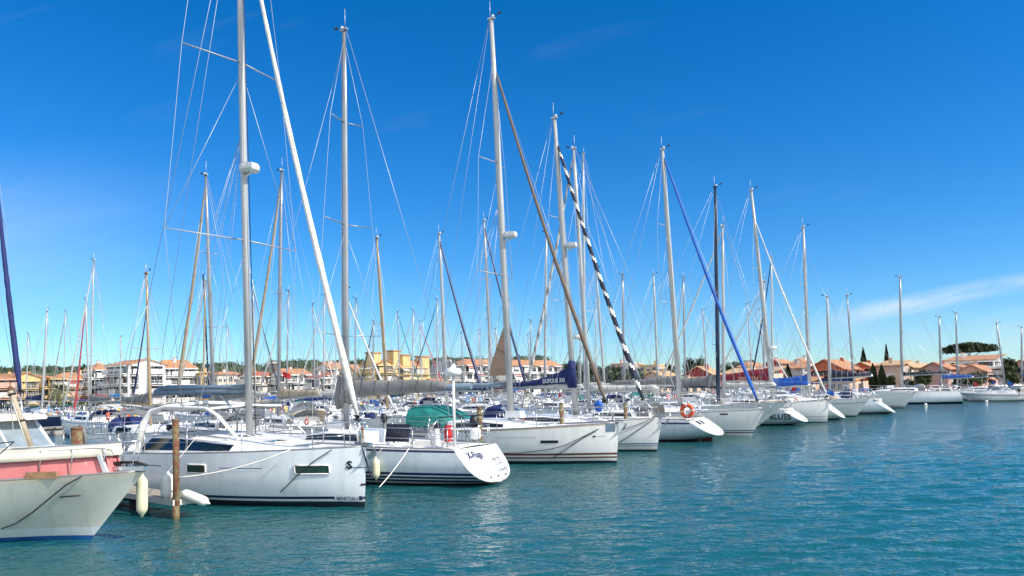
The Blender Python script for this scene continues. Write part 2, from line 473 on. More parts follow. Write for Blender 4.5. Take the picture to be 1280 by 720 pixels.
def furled(p0, p1, r, mt, parent, stripe=None, seg=28, name='furled_sail', rg=rnd):
    mb = MB(); p0 = Vector(p0); p1 = Vector(p1)
    if stripe: seg = 110
    sag = (p1-p0).length*0.004
    pts = []; rr = []
    for i in range(seg+1):
        t = i/seg
        pts.append(p0.lerp(p1, t) + Vector((-sag*math.sin(math.pi*t)*2, 0, -sag*math.sin(math.pi*t))))
        rr.append(r*(0.5 + 0.62*min(1, t*14))*(1-0.55*t)*(1+0.10*rg.uniform(-1,1)) if t < 0.97 else r*0.2)
    f = None
    if stripe:
        n = 8
        f = lambda i, j: stripe if ((i/seg*(p1-p0).length/0.85 + j/n) % 1.0) < 0.36 else mt
        pts2=[]; rr2=[]
    mb.tube(pts, rr, mt, n=8, matf=f)
    return mb.build(name, parent)

def cover(mb, p0, p1, h0, h1, w, mt, lump=0.05, rg=rnd, drop=0.04, seg=14, pw=1.5):
    """sail bag lying on the boom from mast end p0 to aft end p1"""
    p0 = Vector(p0); p1 = Vector(p1); rings = []
    side = (p1-p0).cross(Vector((0,0,1))).normalized()
    for i in range(seg+1):
        t = i/seg; c = p0.lerp(p1, t); hh = h1 + (h0-h1)*(1-t)**pw
        hh *= 1 + lump*rg.uniform(-1,1); ww = w*(1-0.35*t)*(1+lump*rg.uniform(-1,1))
        if i in (0, seg): ww *= 0.7
        ring = []
        for k in range(10):
            a = 2*math.pi*k/10
            y = ww*math.cos(a)*(1.0 if math.sin(a) < 0.3 else 0.55); z = hh*max(0,math.sin(a)) + drop*min(0,math.sin(a))
            ring.append(c + side*y + Vector((0,0,z + 0.02*rg.uniform(-1,1))))
        rings.append(ring)
    mb.rings(rings, mt)
    for i in range(2, seg-1, 2):
        c_ = sum(rings[i], Vector((0,0,0)))/10; P_ = [c_+(p-c_)*1.03 for p in rings[i]]; mb.tube(P_+[P_[0]], .009, 'ropek' if mt != 'darkcloth' else 'ropew', n=4)

def rig(h, root, fr, sp, lod):
    """mast, boom, rigging"""
    rg = random.Random(sp.get('seed', 1))
    mx = sp['mx']; mz = sp.get('mz', h.deckz(mx)+0.35)
    base = Vector((mx, 0, mz-0.03))
    if 'top' in sp:
        d = proj(fr.w(base))[2]; top = fr.l(at_depth(sp['top'][0], sp['top'][1], d))
    else:
        top = Vector((mx-0.2-0.01*sp['mh'], sp.get('leany',0), mz+sp['mh']))
    H = (top-base).length; mm = sp.get('mmat', 'alupaint'); r = sp.get('mr', 0.075 if lod else 0.07)
    mb = MB(); mb.tube([base.lerp(top, t) for t in (0,.3,.6,.8,1)], [r,r,r*0.97,r*0.88,r*0.6], mm, n=10 if lod else 6, oval=1.35)
    mb.build('mast', root)
    ft = sp.get('ft', 0.97); bowp = h.pt(1.0, 99, 1); bowp = Vector((bowp.x-0.12, 0, bowp.z))
    A = base.lerp(top, ft)
    # masthead gear
    g = MB()
    g.tube([top+Vector((-.05,0,0)), top+Vector((-.05,0,0.75 if lod else 0.5))], 0.012 if lod else 0.018, 'wire', n=4)
    g.tube([top+Vector((0,0,.02)), top+Vector((0.35,0,0.12))], 0.012, 'black', n=4)
    g.box(top+Vector((0.38,0,0.16)), (0.16,0.02,0.07), 'black'); g.box(top+Vector((0,0,0.03)), (0.3,0.12,0.07), mm)
    if lod: g.tube([top+Vector((0.36,0,0.14)), top+Vector((0.36,0,0.28))], 0.01, 'black', n=4); g.lathe(top+Vector((0.08,0,0.05)), [(0.05,0),(0.06,0.04),(0.05,0.1),(0.0,0.12)], 'white', n=8)
    g.build('masthead_gear', root)
    # spreaders and shrouds
    fsp = sp.get('spr', (0.36, 0.68) if H > 11 else (0.5,)); wid = sp.get('sw', h.B*0.5-0.35)
    wr = 0.0075 if lod == 2 else (0.0085 if lod else 0.013)
    if lod == 0: wr = 0.009 + 0.00008*proj(fr.o)[2]
    cx = mx-0.35; tips = {1:[], -1:[]}
    for k, f in enumerate(fsp):
        q = base.lerp(top, f); wk = wid*(1-0.25*k)
        for sd in (-1, 1):
            tip = q + Vector((-sp.get('sweep',0.28)*wk if lod else -0.15, sd*wk, 0.06)); tips[sd].append(tip)
            b = MB(); b.tube([q, tip], 0.035 if lod else 0.03, mm, n=6, r1=0.022, oval=0.6); b.build('spreader', root)
    if lod:
        for sd in (-1, 1):
            ch = Vector((cx, sd*(h.deckw(cx)-0.12), h.deckz(cx)))
            b = MB(); ch2 = ch + Vector((-.15,0,0))
            b.tube([ch]+tips[sd]+[base.lerp(top, min(0.985, ft+0.01))], wr, 'wire', n=4)
            b.tube([ch2, base.lerp(top, fsp[0]-0.015)], wr, 'wire', n=4)
            if len(fsp) > 1: b.tube([tips[sd][0], base.lerp(top, fsp[1]-0.015)], wr, 'wire', n=4)
            b.build('shroud', root)
    else:
        b = MB()
        for sd in (-1, 1):
            ch = Vector((cx, sd*(h.deckw(cx)-0.12), h.deckz(cx)))
            b.tube([ch]+tips[sd]+[base.lerp(top, min(0.985, ft+0.01))], wr, 'wire', n=3)
            b.tube([ch, base.lerp(top, fsp[0]-0.015)], wr, 'wire', n=3)
        b.build('shroud', root)
    # backstay
    sx = h.xs(h.zd(0))+0.15
    b = MB()
    if lod and sp.get('split', True):
        j = top.lerp(Vector((sx,0,h.fs)), 0.72)
        b.tube([top+Vector((-.1,0,0)), j], wr*1.1, 'wire', n=4)
        for sd in (-1,1): b.tube([j, Vector((sx, sd*h.W(0)*0.75, h.fs))], wr, 'wire', n=4)
    else: b.tube([top+Vector((-.1,0,0)), Vector((sx,0,h.fs))], wr, 'wire', n=3)
    b.build('backstay', root)
    # forestay with furled genoa
    if sp.get('furl') != 'none':
        fm = sp.get('furl', 'sailwhite')
        pb = bowp + Vector((0,0,0.35))
        if 'furlpx' in sp: pb = fr.l(at_depth(sp['furlpx'][0], sp['furlpx'][1], proj(fr.w(pb))[2]))
        b = MB(); b.tube([bowp+Vector((0,0,-.02)), pb], 0.03, 'steel', n=6)
        b.lathe(pb-Vector((0,0,0.12)), [(0.03,0),(0.10,0.01),(0.10,0.05),(0.05,0.06),(0.05,0.1),(0.10,0.11),(0.10,0.14),(0.02,0.15)], 'black', n=10)
        b.build('furler_drum', root)
        A2 = A
        if 'furltop' in sp: A2 = fr.l(at_depth(sp['furltop'][0], sp['furltop'][1], proj(fr.w(A))[2]))
        furled(pb, A2, sp.get('fr', 0.085), fm, root, sp.get('stripe'), seg=34 if lod == 2 else (30 if lod else 10), rg=rg)
        if lod and ft < 0.93: pass
    b = MB(); b.tube([bowp+Vector((-.05,0.02,0)), A], wr, 'wire', n=3)
    for q in sp.get('halyards', ()):
        b.tube([Vector(q[0]), base.lerp(top, q[1])], wr, q[2] if len(q) > 2 else 'wire', n=3)
    # running rigging led down beside the mast
    if lod:
        for k in range(4):
            y = rg.uniform(-.16,.16); x = rg.uniform(0.08,0.2)
            b.tube([base+Vector((x,y,0)), base.lerp(top, rg.uniform(.75,.98))+Vector((x*.6,y*.5,0))], 0.007, rg.choice(['ropew','ropek','wire']), n=3)
    b.build('rigging_wire', root)
    # boom
    if sp.get('boom', True):
        bz = sp.get('bz', mz+1.25); bl = sp.get('bl', h.L*0.36)
        p0 = Vector((mx-0.1,0,bz)); p1 = Vector((mx-0.1-bl, sp.get('bswing',0), bz+sp.get('brise',0.1)))
        mb = MB(); mb.tube([p0, p1], 0.075 if lod else 0.07, sp.get('bmat', mm), n=8, oval=1.4)
        bo = mb.build('boom', root)
        if sp.get('cov'):
            mb = MB(); cover(mb, p0+Vector((0.02,0,0.05)), p0.lerp(p1, sp.get('covt',0.97))+Vector((0,0,0.05)), sp.get('h0',0.55), sp.get('h1',0.2), sp.get('cw',0.17), sp['cov'], rg=rg, pw=sp.get('cpw',1.5))
            mb.build('sail_cover', root)
            if sp.get('covneck'):   # the tall part wrapped round the mast foot
                nk = MB(); hz = sp['covneck']
                nk.tube([base.lerp(top, (bz-mz-0.15)/H)+Vector((-.05,0,0)), base.lerp(top,(bz-mz+hz*0.6)/H)+Vector((-.05,0,0)), base.lerp(top,(bz-mz+hz)/H)], [0.20,0.19,0.12], sp['cov'], n=10, oval=1.2)
                nk.build('sail_cover', root)
        b = MB(); b.tube([p1+Vector((0.05,0,0.05)), top+Vector((-.1,0,-.1))], wr, 'wire', n=3)
        b.tube([p0.lerp(p1,0.3), base+Vector((-.05,0,0.25))], 0.03 if lod else 0.025, mm, n=5)
        b.tube([p0.lerp(p1,0.8), Vector((p0.lerp(p1,0.8).x, 0, h.deckz(p0.lerp(p1,0.8).x)))], 0.014, 'ropew', n=3)
        if lod:
            for sd in (-1,1):
                for t in (0.35,0.65,0.9): b.tube([p0.lerp(p1,t)+Vector((0,sd*.12,0.1)), base.lerp(top,0.55)], 0.006, 'wire', n=3)
        b.build('boom_tackle', root)
    if sp.get('radar'):
        t = sp['radar']; q = base.lerp(top, t)
        b = MB(); rxo = sp.get('rside', 0.42); b.tube([q+Vector((0,0,-.25)), q+Vector((rxo,0,-.1))], 0.03, 'white', n=6); b.tube([q, q+Vector((rxo,0,-.06))], 0.03, 'white', n=6)
        b.lathe(q+Vector((rxo,0,-.08)), [(0.15,0),(0.26,0.03),(0.28,0.08),(0.28,0.18),(0.25,0.23),(0.1,0.26),(0,0.265)], 'white', n=18)
        b.build('radar_dome', root)
    return base, top

def rails(h, root, lod, rg, gate=True, pulpit_only=False):
    st = 0.62 if lod else 0.55; rr = 0.0135 if lod == 2 else (0.016 if lod else 0.022); lw = 0.006 if lod == 2 else (0.009 if lod else 0.014)
    bow = h.pt(1,99,1); zb = bow.z
    # pulpit
    b = MB(); xa = bow.x-1.25
    def e(x, side, dz, inn=0.08): return Vector((x, side*max(0.06,h.deckw(x)-inn), h.deckz(x)+dz))
    tip = Vector((bow.x+0.08,0,zb+st))
    P = [e(xa,1,st), e(xa+0.7,1,st+.03), tip+Vector((-.12,0.16,0)), tip, tip+Vector((-.12,-.16,0)), e(xa+0.7,-1,st+.03), e(xa,-1,st)]
    b.tube(P, rr, 'steel', n=5)
    for sd in (-1,1):
        b.tube([e(xa,sd,st), e(xa+.02,sd,0)], rr, 'steel', n=5); b.tube([e(xa+0.7,sd,st), e(xa+0.75,sd,0)], rr, 'steel', n=5)
        b.tube([e(xa,sd,st*.5), e(xa+0.72,sd,st*.5)], rr*.8, 'steel', n=4)
    b.build('pulpit', root)
    if pulpit_only: return
    # pushpit
    b = MB(); s0 = h.xs(h.zd(0))+0.08
    xp = s0+1.3
    P = [e(xp,1,st), e(s0,1,st,0.1), e(s0,0.25 if gate else 0.1,st,0.1)]
    for sd in (-1,1):
        ps = [e(xp,sd,st), e(s0+.15,sd,st), Vector((s0, sd*(h.W(0)-.35), h.fs+st)), Vector((s0, sd*0.3, h.fs+st)), Vector((s0, sd*0.3, h.fs+0.02))]
        b.tube(ps, rr, 'steel', n=5)
        b.tube([e(xp,sd,st*.5), e(s0+.15,sd,st*.5), Vector((s0, sd*(h.W(0)-.35), h.fs+st*.5)), Vector((s0, sd*0.3, h.fs+st*.5))], rr*.8, 'steel', n=4)
        for q in (e(xp,sd,0), e(s0+.15,sd,0), Vector((s0, sd*(h.W(0)-.35), h.fs))): b.tube([q, q+Vector((0,0,st))], rr, 'steel', n=5)
    b.build('pushpit', root)
    n = 4 if lod else 3
    xsn = [xp + (xa-xp)*(i+1)/(n+1) for i in range(n)]
    if lod:
        for sd in (-1,1):
            for x in xsn:
                q = MB(); q.tube([e(x,sd,0), e(x,sd,st)], rr, 'steel', n=5); q.build('stanchion', root)
    b = MB()
    for sd in (-1,1):
        for hh in ((st, st*.5) if lod else (st,)):
            b.tube([e(xp,sd,hh)] + [e(x,sd,hh) for x in xsn] + [e(xa,sd,hh)], lw, 'wire', n=3)
        if not lod:
            for x in xsn: b.tube([e(x,sd,0), e(x,sd,st)], rr, 'steel', n=4)
    b.build('lifeline', root)

def sprayhood(h, root, x0, x1, w, ht, mt, z=None, win='vinyl'):
    """x0 = aft hoop, x1 = front foot"""
    mb = MB(); rows = []; zz = z if z is not None else h.deckz(x0)+0.1
    for i, (t, k, wk) in enumerate(((0,0.96,1.0),(0.12,1.0,1.0),(0.4,0.95,0.97),(0.62,0.72,0.92),(0.85,0.35,0.85),(1,0.12,0.80))):
        x = x0+(x1-x0)*t; row = []
        for j in range(13):
            a = math.pi*j/12; c = math.cos(a); s_ = math.sin(a)
            jt = .035*mnoise.noise(Vector((x*2.3, j*.9, ht*5))); row.append(Vector((x+jt, w*wk*(abs(c)**0.6)*(1 if c>0 else -1)*(1+jt), zz + ht*k*(s_**0.55)*(1+1.2*jt)-.03*(j%3==1))))
        rows.append(row)
    mb.grid(rows, mt, matf=(lambda i,j: win if (i in (2,3) and j in (1,3,4,5,6,7,8,10)) else mt) if win else None)
    mb.build('sprayhood', root)
def bimini(h, root, xc, ln, w, z, mt, droop=0.12):
    mb = MB(); rows = []
    for i in range(7):
        t = i/6; x = xc-ln/2+ln*t
        rows.append([Vector((x, w*(j/4-1)*1.0, z - droop*(abs(j/4-1)**2.2) - 0.06*abs(2*t-1)**2 + (0.02 if i%2 else -0.02))) for j in range(9)])
    mb.grid(rows, mt)
    mb.grid([[p-Vector((0,0,0.012)) for p in r[::-1]] for r in rows], mt)
    mb.build('bimini', root)
    b = MB()
    b.tube([Vector((xc-.08,w+.04,h.deckz(xc)+.06)), Vector((xc+.08,w+.04,h.deckz(xc)+.06))],.018,'steel',n=5); b.tube([Vector((xc-.08,-w-.04,h.deckz(xc)+.06)), Vector((xc+.08,-w-.04,h.deckz(xc)+.06))],.018,'steel',n=5)
    b.tube([Vector((xc,-w,z-droop-.02)),Vector((xc,-w*.6,z-.05)),Vector((xc,w*.6,z-.05)),Vector((xc,w,z-droop-.02))],.016,'steel',n=5)
    for k in (-1, 0, 1):
        x = xc+k*ln*0.48
        for sd in (-1,1):
            b.tube([Vector((x, sd*w, z-droop-.02)), Vector((xc+k*0.08, sd*(w+.04), h.deckz(xc)+0.05))], 0.016, 'steel', n=5)
    b.build('bimini_frame', root)
def wheel(h, root, x, y=0, R0=0.42):
    z = h.deckz(x); b = MB()
    b.torus((x, y, z+0.35), R0, 0.018, 'steel', axis=(1,0,0.15), n=20, m=5)
    for k in range(5):
        a = 2*math.pi*k/5; b.tube([Vector((x,y,z+.35)), Vector((x, y+R0*math.cos(a), z+.35+R0*math.sin(a)))], 0.010, 'steel', n=4)
    b.build('steering_wheel', root)
    b = MB(); b.box((x+0.18,y,z+0.1), (0.22,0.28,0.9), 'cabinw', taper=0.75); b.box((x+0.15,y,z+0.6), (0.12,0.32,0.16), 'black', ry=0.4); b.build('helm_pedestal', root)
def outboard(root, p, ry=0.0, name='outboard_motor'):
    p = Vector(p); b = MB()
    b.lathe(p, [(0.05,0),(0.13,0.03),(0.15,0.15),(0.14,0.28),(0.09,0.36),(0,0.38)], 'black', n=10)
    b.box(p+Vector((0,0,-.25)), (0.08,0.10,0.5), 'greycloth'); b.lathe(p+Vector((0,0,-.55)), [(0.01,0),(0.05,0.03),(0.05,0.1),(0.02,0.12)], 'black', n=8)
    b.tube([p+Vector((0,0,.15)), p+Vector((0.35,0.05,.2))], 0.018, 'black', n=5)
    b.build(name, root)
def anchor(h, root):
    p = h.pt(1,99,1); b = MB()
    b.box(p+Vector((-.15,0,.05)), (0.6,0.12,0.05), 'steel'); b.tube([p+Vector((-.4,0,.1)), p+Vector((.22,0,.1)), p+Vector((.30,0,-.08))], 0.022, 'alu', n=5)
    b.poly([p+Vector((.32,0,.02)), p+Vector((.18,.16,-.22)), p+Vector((.08,0,-.34))], 'alu'); b.poly([p+Vector((.32,0,.02)), p+Vector((.08,0,-.34)), p+Vector((.18,-.16,-.22))], 'alu')
    b.build('anchor', root)
def winch(root, p):
    b = MB(); b.lathe(p, [(0.09,0),(0.09,0.03),(0.06,0.06),(0.05,0.12),(0.075,0.17),(0.07,0.19),(0.0,0.2)], 'steel', n=10); b.build('winch', root)
def hatch(h, root, c, x, v=1.98, sx=0.5, sy=0.5):
    z = (c.pt(x, 1.98, 1).z if c else h.deckz(x)+.035)
    b = MB(); b.box((x,0,z+0.012), (sx+.07,sy+.07,0.03), 'cabinw'); b.box((x,0,z+0.031), (sx,sy,0.02), 'glass'); b.build('deck_hatch', root)
def gear(h, root, rg, lod, hero=False):
    L = h.L
    def on(x, y): return Vector((x, y*h.deckw(x), h.deckz(x)))
    if not hero and rg.random() < .6:
        b = MB(); p = on(L*rg.uniform(.22,.36), rg.uniform(-.4,.4)); b.blob(p+Vector((0,0,.16)), (rg.uniform(.3,.6),rg.uniform(.18,.3),.2), rg.choice(['navycloth','blue','lightcloth','tancloth','lightcloth','greycloth','green']), jit=.12, rg=rg, n=8, m=5); b.build('sail_bag', root)
    if not hero and rg.random() < .35:
        b = MB(); p = Vector((h.xs(h.fs)+.35, rg.choice([-1,1])*h.W(0)*.55, h.fs)); b.tube([p, p+Vector((-.25,0,1.25))], .014, 'steel', n=4)
        q = p+Vector((-.22,0,1.15)); mt = rg.choice(['red','navycloth','blue','white']); b.grid([[q+Vector((-.10*i-.02, .05*math.sin(i*1.7), -.04*i-.38*k/2)) for i in range(6)] for k in range(3)], mt); b.build('ensign', root)
    if not hero and rg.random() < .45:
        b = MB(); x = h.xs(h.fs)+.45; b.box((x,0,h.fs+1.35), (.75,1.1,.04), 'solar', ry=rg.uniform(-.3,.1))
        b.tube([(x,-.45,h.fs),(x,-.45,h.fs+1.33)], .02,'steel',n=4); b.tube([(x,.45,h.fs),(x,.45,h.fs+1.33)], .02,'steel',n=4); b.build('solar_panel', root)
    for k in range(rg.randint(1,3)):
        b = MB(); x = rg.uniform(-L*.36, L*.25); sd = rg.choice([-1,1]); p = Vector((x, sd*(h.deckw(x)-.14), h.deckz(x)+.28)); c_ = rg.choice(['ropew','yellow','ropek','ropew','orange','blue'])
        b.torus(p, .14,.035, c_, axis=(.1,1,.1), n=10, m=5); b.tube([p+Vector((0,0,.14)),p+Vector((0,0,.3))],.012,c_,n=3); b.build('rope_coil', root)
    if rg.random() < .45:
        b = MB(); x = L*rg.uniform(.02,.1); b.box((x, 0, h.deckz(x)+.52), (.75,.45,.26), 'cabinw', taper=.85); b.build('liferaft_canister', root)
    if not hero and lod == 0 and rg.random() < .15:
        b = MB(); x = -L*.42; b.tube([(x,-h.W(.1)*.8,h.fs+.7),(x,h.W(.1)*.8,h.fs+.7)],.02,'steel',n=4); 
        for k in range(5): y=-h.W(.1)*.7+k*h.W(.1)*.35; b.grid([[(x+.02*math.sin(k+i),y+i*.12,h.fs+.7-.5*j/2) for i in range(3)] for j in range(3)], rg.choice(['yellow','skyblue','white','pink','orange','greycloth']))
        b.build('drying_towels', root)
def fender(pos, r, ln, mt, label, group=None, hang=True, axis=(0,0,1), ropeto=None):
    b = MB(); e = empty('fender', Vector(pos))
    ax = Vector(axis).normalized(); base = -ax*ln/2
    b.lathe(base, [(0.02,-.05),(0.035,0),(r*0.6,0.03),(r*0.93,0.09),(r,0.16),(r,ln-.16),(r*0.93,ln-.09),(r*0.6,ln-.03),(0.035,ln),(0.02,ln+.05)], mt, n=16, axis=ax)
    b.build('fender_body', e)
    if ropeto is not None:
        q = Vector(ropeto)-Vector(pos); b = MB(); b.tube([ax*(ln/2+.04), q], 0.008, 'ropew', n=4); b.build('fender_rope', e)
    return tag(e, label, 'fender', group)
def hull_rope(fr, h, side, pix, r, mt, label):
    pts = []
    for k in range(len(pix)-1):
        for t in range(4): pts.append(tuple(pix[k][i]+(pix[k+1][i]-pix[k][i])*t/4 for i in (0,1)))
    pts.append(pix[-1]); W_ = []
    for px, py in pts:
        y, z = side*1.0, .8
        for _ in range(14):
            x = fr.xat(px, y, z); p = h.at(x, z, side, .045); y = p.y
            q = proj(fr.w(p)); z += (q[1]-py)*q[2]/F; z = max(-.05, min(h.deckz(x)+.05, z))
        W_.append(fr.w(p))
    b = MB(); o = W_[0].copy(); b.tube([w-o for w in W_], r, mt, n=5); ob = b.build('mooring_rope'); ob.location = o
    return tag(ob, label, 'rope', 'mooring ropes')
def rope(p, q, sag, r, mt, label, group='mooring ropes', name='mooring_rope'):
    p = Vector(p); q = Vector(q); o = p.copy(); b = MB()
    b.tube([p.lerp(q,t/12)-o - Vector((0,0,sag*4*(t/12)*(1-t/12))) for t in range(13)], r, mt, n=5)
    ob = b.build(name); ob.location = o
    return tag(ob, label, 'rope', group)
# ------------------------------------------------------------------ front row, hero boats
SPOTS = []      # (world position, label words) used to name background boats
def sail_root(name, o, rz, label, cat='sailboat', group=None):
    e = empty(name, (o.x, o.y, 0), rz); tag(e, label, cat, group); return e

# ---- B0: cabin cruiser with pink topsides, bow at left edge of the quay
def cruiser_pink():
    L = 9.0; o, rz = place(113, 675, 16, L, True); fr = Frame(o, rz)
    e = sail_root('motor_cruiser', o, rz, 'old cream motor cruiser with pink topsides and flared bow at the left picture edge', 'motorboat')
    h = Hull(L, 3.2, 1.42, 1.14, over=1.35, kst=0.1, zst=-0.3, tw=0.9, flare=0.42, pm=0.45, pw=2.0, nb=1.5)
    hull_mesh(h, [(0.10,'antiblue'), (0.28,'coolwhite'), (('d',0.10),'oldcream'), (('d',0.0),'cream')], e, tmat='oldcream')
    deck_mesh(h, e, mt='cream')
    # raised trunk with pink sides and a rolled cream edge
    xe = fr.xat(141, -.1, 1.9); xs_ = -4.2; n = 22
    def tw(x): return max(0.0, (h.deckw(x)-0.10))*(1-0.25*sm(xe-1.6, xe, x)) * (1 if x < xe-0.02 else 0.55)
    side = MB(); roll = MB(); rows = []; top = []
    X = [xs_+(xe-xs_)*(i/n) for i in range(n+1)]
    zt = lambda x: h.deckz(x)+0.40
    for sd in (-1,1):
        side.grid([[Vector((x, sd*tw(x), h.deckz(x)-0.02)) for x in X], [Vector((x-0.05, sd*(tw(x)-0.05), zt(x))) for x in X]], 'pink')
    side.grid([[Vector((xe, t*tw(xe-.03), h.deckz(xe)-.02)) for t in (-1,-.5,0,.5,1)], [Vector((xe-.12, t*(tw(xe-.03)-.05), zt(xe))) for t in (-1,-.5,0,.5,1)]], 'pink')
    side.build('topside_panel', e)
    rows = []
    for x in X:
        w = tw(x)+0.03; z = zt(x)
        rows.append([Vector((x, y, zz)) for y, zz in ((-w,z-.04),(-w-.035,z+.02),(-w,z+.09),(-w*.93,z+.14),(-w*.5,z+.19),(0,z+.21),(w*.5,z+.19),(w*.93,z+.14),(w,z+.09),(w+.035,z+.02),(w,z-.04))])
    roll.grid(rows, 'cream'); roll.face([roll.vert(p) for p in rows[-1]], 'cream'); roll.build('foredeck', e)
    for x, lean in ((fr.xat(78,-1.2,1.5), .16),):
        b = MB(); w = tw(x); b.box((x, -w-.015, h.deckz(x)+.19), (0.09,0.05,0.44), 'coolwhite', ry=-0.45); b.build('bulwark_bracket', e)
    # cabin with raked windscreen
    x1 = fr.xat(56,.9,1.95); x0 = -4.0; zb_ = 1.84; zr = 2.52; w = 1.15
    b = MB(); b.tube([Vector((x0-.5,0,zr)), Vector((x1-.25,0,zr+0.03))], 0.01, 'cream', n=4)
    rows = []
    for i in range(9):
        t = i/8; x = x0-.6+(x1-.05-x0+.6)*t; ww = (w+.15)*(1-.1*t) if i not in (0,8) else (w)*(.86)
        rows.append([Vector((x, y*ww, zr+zz)) for y, zz in ((-1,-.05),(-1.03,0),(-.97,.05),(-.5,.09),(0,.1),(.5,.09),(.97,.05),(1.03,0),(1,-.05),(0,-.05))])
    b.rings(rows, 'cream'); b.build('cabin_roof', e)
    b = MB()
    for sd in (-1,1):
        for (xa, xb) in ((x0, x0+.12), ((x0+x1)/2-.35,(x0+x1)/2-.45), (x1-.85,x1-.75)):
            b.tube([Vector((xa, sd*(w+.05), zb_)), Vector((xb, sd*(w), zr-.03))], 0.045, 'coolwhite', n=6)
        b.tube([Vector((x1-.02, sd*(w-.05), zb_)), Vector((x1-.5, sd*(w-.12), zr-.03))], 0.05, 'coolwhite', n=6)
        b.tube([Vector((x0, sd*(w+.06), zb_+.02)), Vector((x1, sd*(w-.04), zb_+.02))], 0.05, 'coolwhite', n=6)
    b.tube([Vector((x1, w-.05, zb_)), Vector((x1+.08,0,zb_)), Vector((x1,-w+.05,zb_))], 0.04, 'coolwhite', n=6)
    b.tube([Vector((x1+.06,0,zb_)), Vector((x1-.44,0,zr))], 0.03, 'coolwhite', n=6); b.build('windscreen_frame', e)
    b = MB(); b.poly([(x1,-w+.08,zb_+.03),(x1+.06,0,zb_+.03),(x1-.44,0,zr-.05),(x1-.48,-w+.15,zr-.05)], 'vinyl'); b.poly([(x1,w-.08,zb_+.03),(x1-.48,w-.15,zr-.05),(x1-.44,0,zr-.05),(x1+.06,0,zb_+.03)], 'vinyl'); b.build('windscreen', e)
    b = MB(); b.poly([(x0+.1,w,zb_+.05),(x1-.1,w-.05,zb_+.05),(x1-.55,w-.1,zr-.05),(x0+.2,w,zr-.05)],'navy'); b.poly([(x0+.1,w+.02,zb_+.05),(x0+.2,w+.02,zr-.05),(x1-.55,w-.08,zr-.05),(x1-.1,w-.03,zb_+.05)],'navy'); b.build('side_curtain', e)
    b = MB(); b.box(((x0+x1)/2-.3, 0.9, zb_+.1), (x1-x0-1.0,0.05,.35), 'navy'); b.box((x1-2.3,0.2,zb_-.1), (.9,.9,.7), 'navy', taper=.9); b.build('seat', e)
    b = MB()
    rows = [[Vector((x1-1.6+.9*i/6, -.85+.9*j/6, zb_+.33-.12*((i/6-.4)**2)*2 + .02*rnd.uniform(-1,1))) for j in range(7)] for i in range(7)]
    b.grid(rows, 'skyblue'); b.grid([[r[0] for r in rows],[r[0]+Vector((0,-.03,-.22)) for r in rows]], 'skyblue'); b.build('dash_cover', e)
    # derrick mast
    xm = fr.xat(38,-0.55,2.0)
    p = Vector((xm,-.55,1.98)); q = fr.l(at_depth(13, 488, proj(fr.w(p))[2])); b = MB()
    b.tube([p, p.lerp(q,.5), q], [0.06,0.058,0.05], 'tancloth', n=8); b.torus(p.lerp(q,.45), .065,.02,'black',axis=q-p,n=10,m=5); b.torus(p.lerp(q,.93), .065,.02,'black',axis=q-p,n=10,m=5); b.lathe(q,[(.03,-.03),(.055,0),(.05,.06),(0,.1)],'brownpile',n=8); b.build('short_mast', e)
    b = MB(); b.tube([q, Vector((x1+1.0,-.7,2.0))],0.010,'ropew',n=4); b.tube([q+Vector((0,0,-.1)), fr.l(at_depth(35,560,proj(fr.w(p))[2]-.3))],0.010,'ropew',n=4); b.tube([q, Vector((xm-2,0,2.6))],0.010,'ropew',n=4); b.build('mast_stay', e)
    # rails, windlass, bow roller, ladder hook
    b = MB(); pts = []
    for i in range(7):
        x = x1+.1 + (h.pt(1,99).x-.15-x1-.1)*i/6; pts.append(Vector((x, -max(.06,h.deckw(x)-.12), h.deckz(x)+.62)))
    P = pts[2:]; b.tube(P+[Vector((p.x,-p.y,p.z)) for p in P[::-1]], .014, 'steel', n=5)
    for i in (3,4,5,6):
        for sd in (1,-1):
            p = Vector((pts[i].x, sd*pts[i].y, pts[i].z)); b.tube([p, p+Vector((-.10,0,-.62))], .014, 'steel', n=5)
    b.build('pulpit', e)
    xb = h.pt(1,99).x; zb2 = h.deckz(xb-.9)
    b = MB(); b.lathe((xb-1.25,-.18,zb2+.18), [(0.06,-.16),(.13,-.15),(.13,-.09),(.07,-.08),(.07,.08),(.13,.09),(.13,.15),(.06,.16)], 'steel', n=12, axis=(0,1,0)); b.box((xb-1.2,0,zb2+.1),(.3,.25,.2),'alu'); b.build('windlass', e)
    b = MB(); b.box((xb-.35,0,zb2+.10),(.8,.16,.08),'steel'); b.tube([(xb-.9,.05,zb2+.2),(xb-.3,.05,zb2+.22),(xb+.02,.05,zb2+.16)],.03,'black',n=6)
    for k in range(10): b.torus((xb-.85+.08*k,-.02+.02*(k%2),zb2+.17+.02*math.sin(k)),.035,.012,'black',axis=(k%2,1,.3),n=8,m=4)
    b.build('anchor', e)
    b = MB()
    b.tube([h.at(xb-1.55,.98,-1,.04), h.at(xb-1.2,1.0,-1,.04)], .014,'black',n=4); b.build('hull_cleat', e)
    b = MB(); b.box((xb-1.75,-.78,h.deckz(xb-1.75)+.07),(.6,.1,.13),'teak',rot=.3); b.build('chock', e)
    hull_rope(fr, h, -1, [(104,594),(82,606),(60,624),(38,642),(18,655),(1,661)], .015, 'ropek', 'dark mooring rope sagging across the hull of the pink motor cruiser')
    b = MB(); pa=fr.w((x1-1.0,-1.6,1.5)); 
    pts=[(x1-1.3,-1.64,1.34),(x1-.1,-1.42,1.98),(x1+1.6,-1.2,2.12),(x1+.75,-1.52,1.33)]
    b.tube(pts[:3],.012,'ropek',n=4); b.tube(pts[2:],.012,'ropek',n=4); b.build('grab_line', e)
    tipw = fr.w((xb-.12,-.12,1.30))
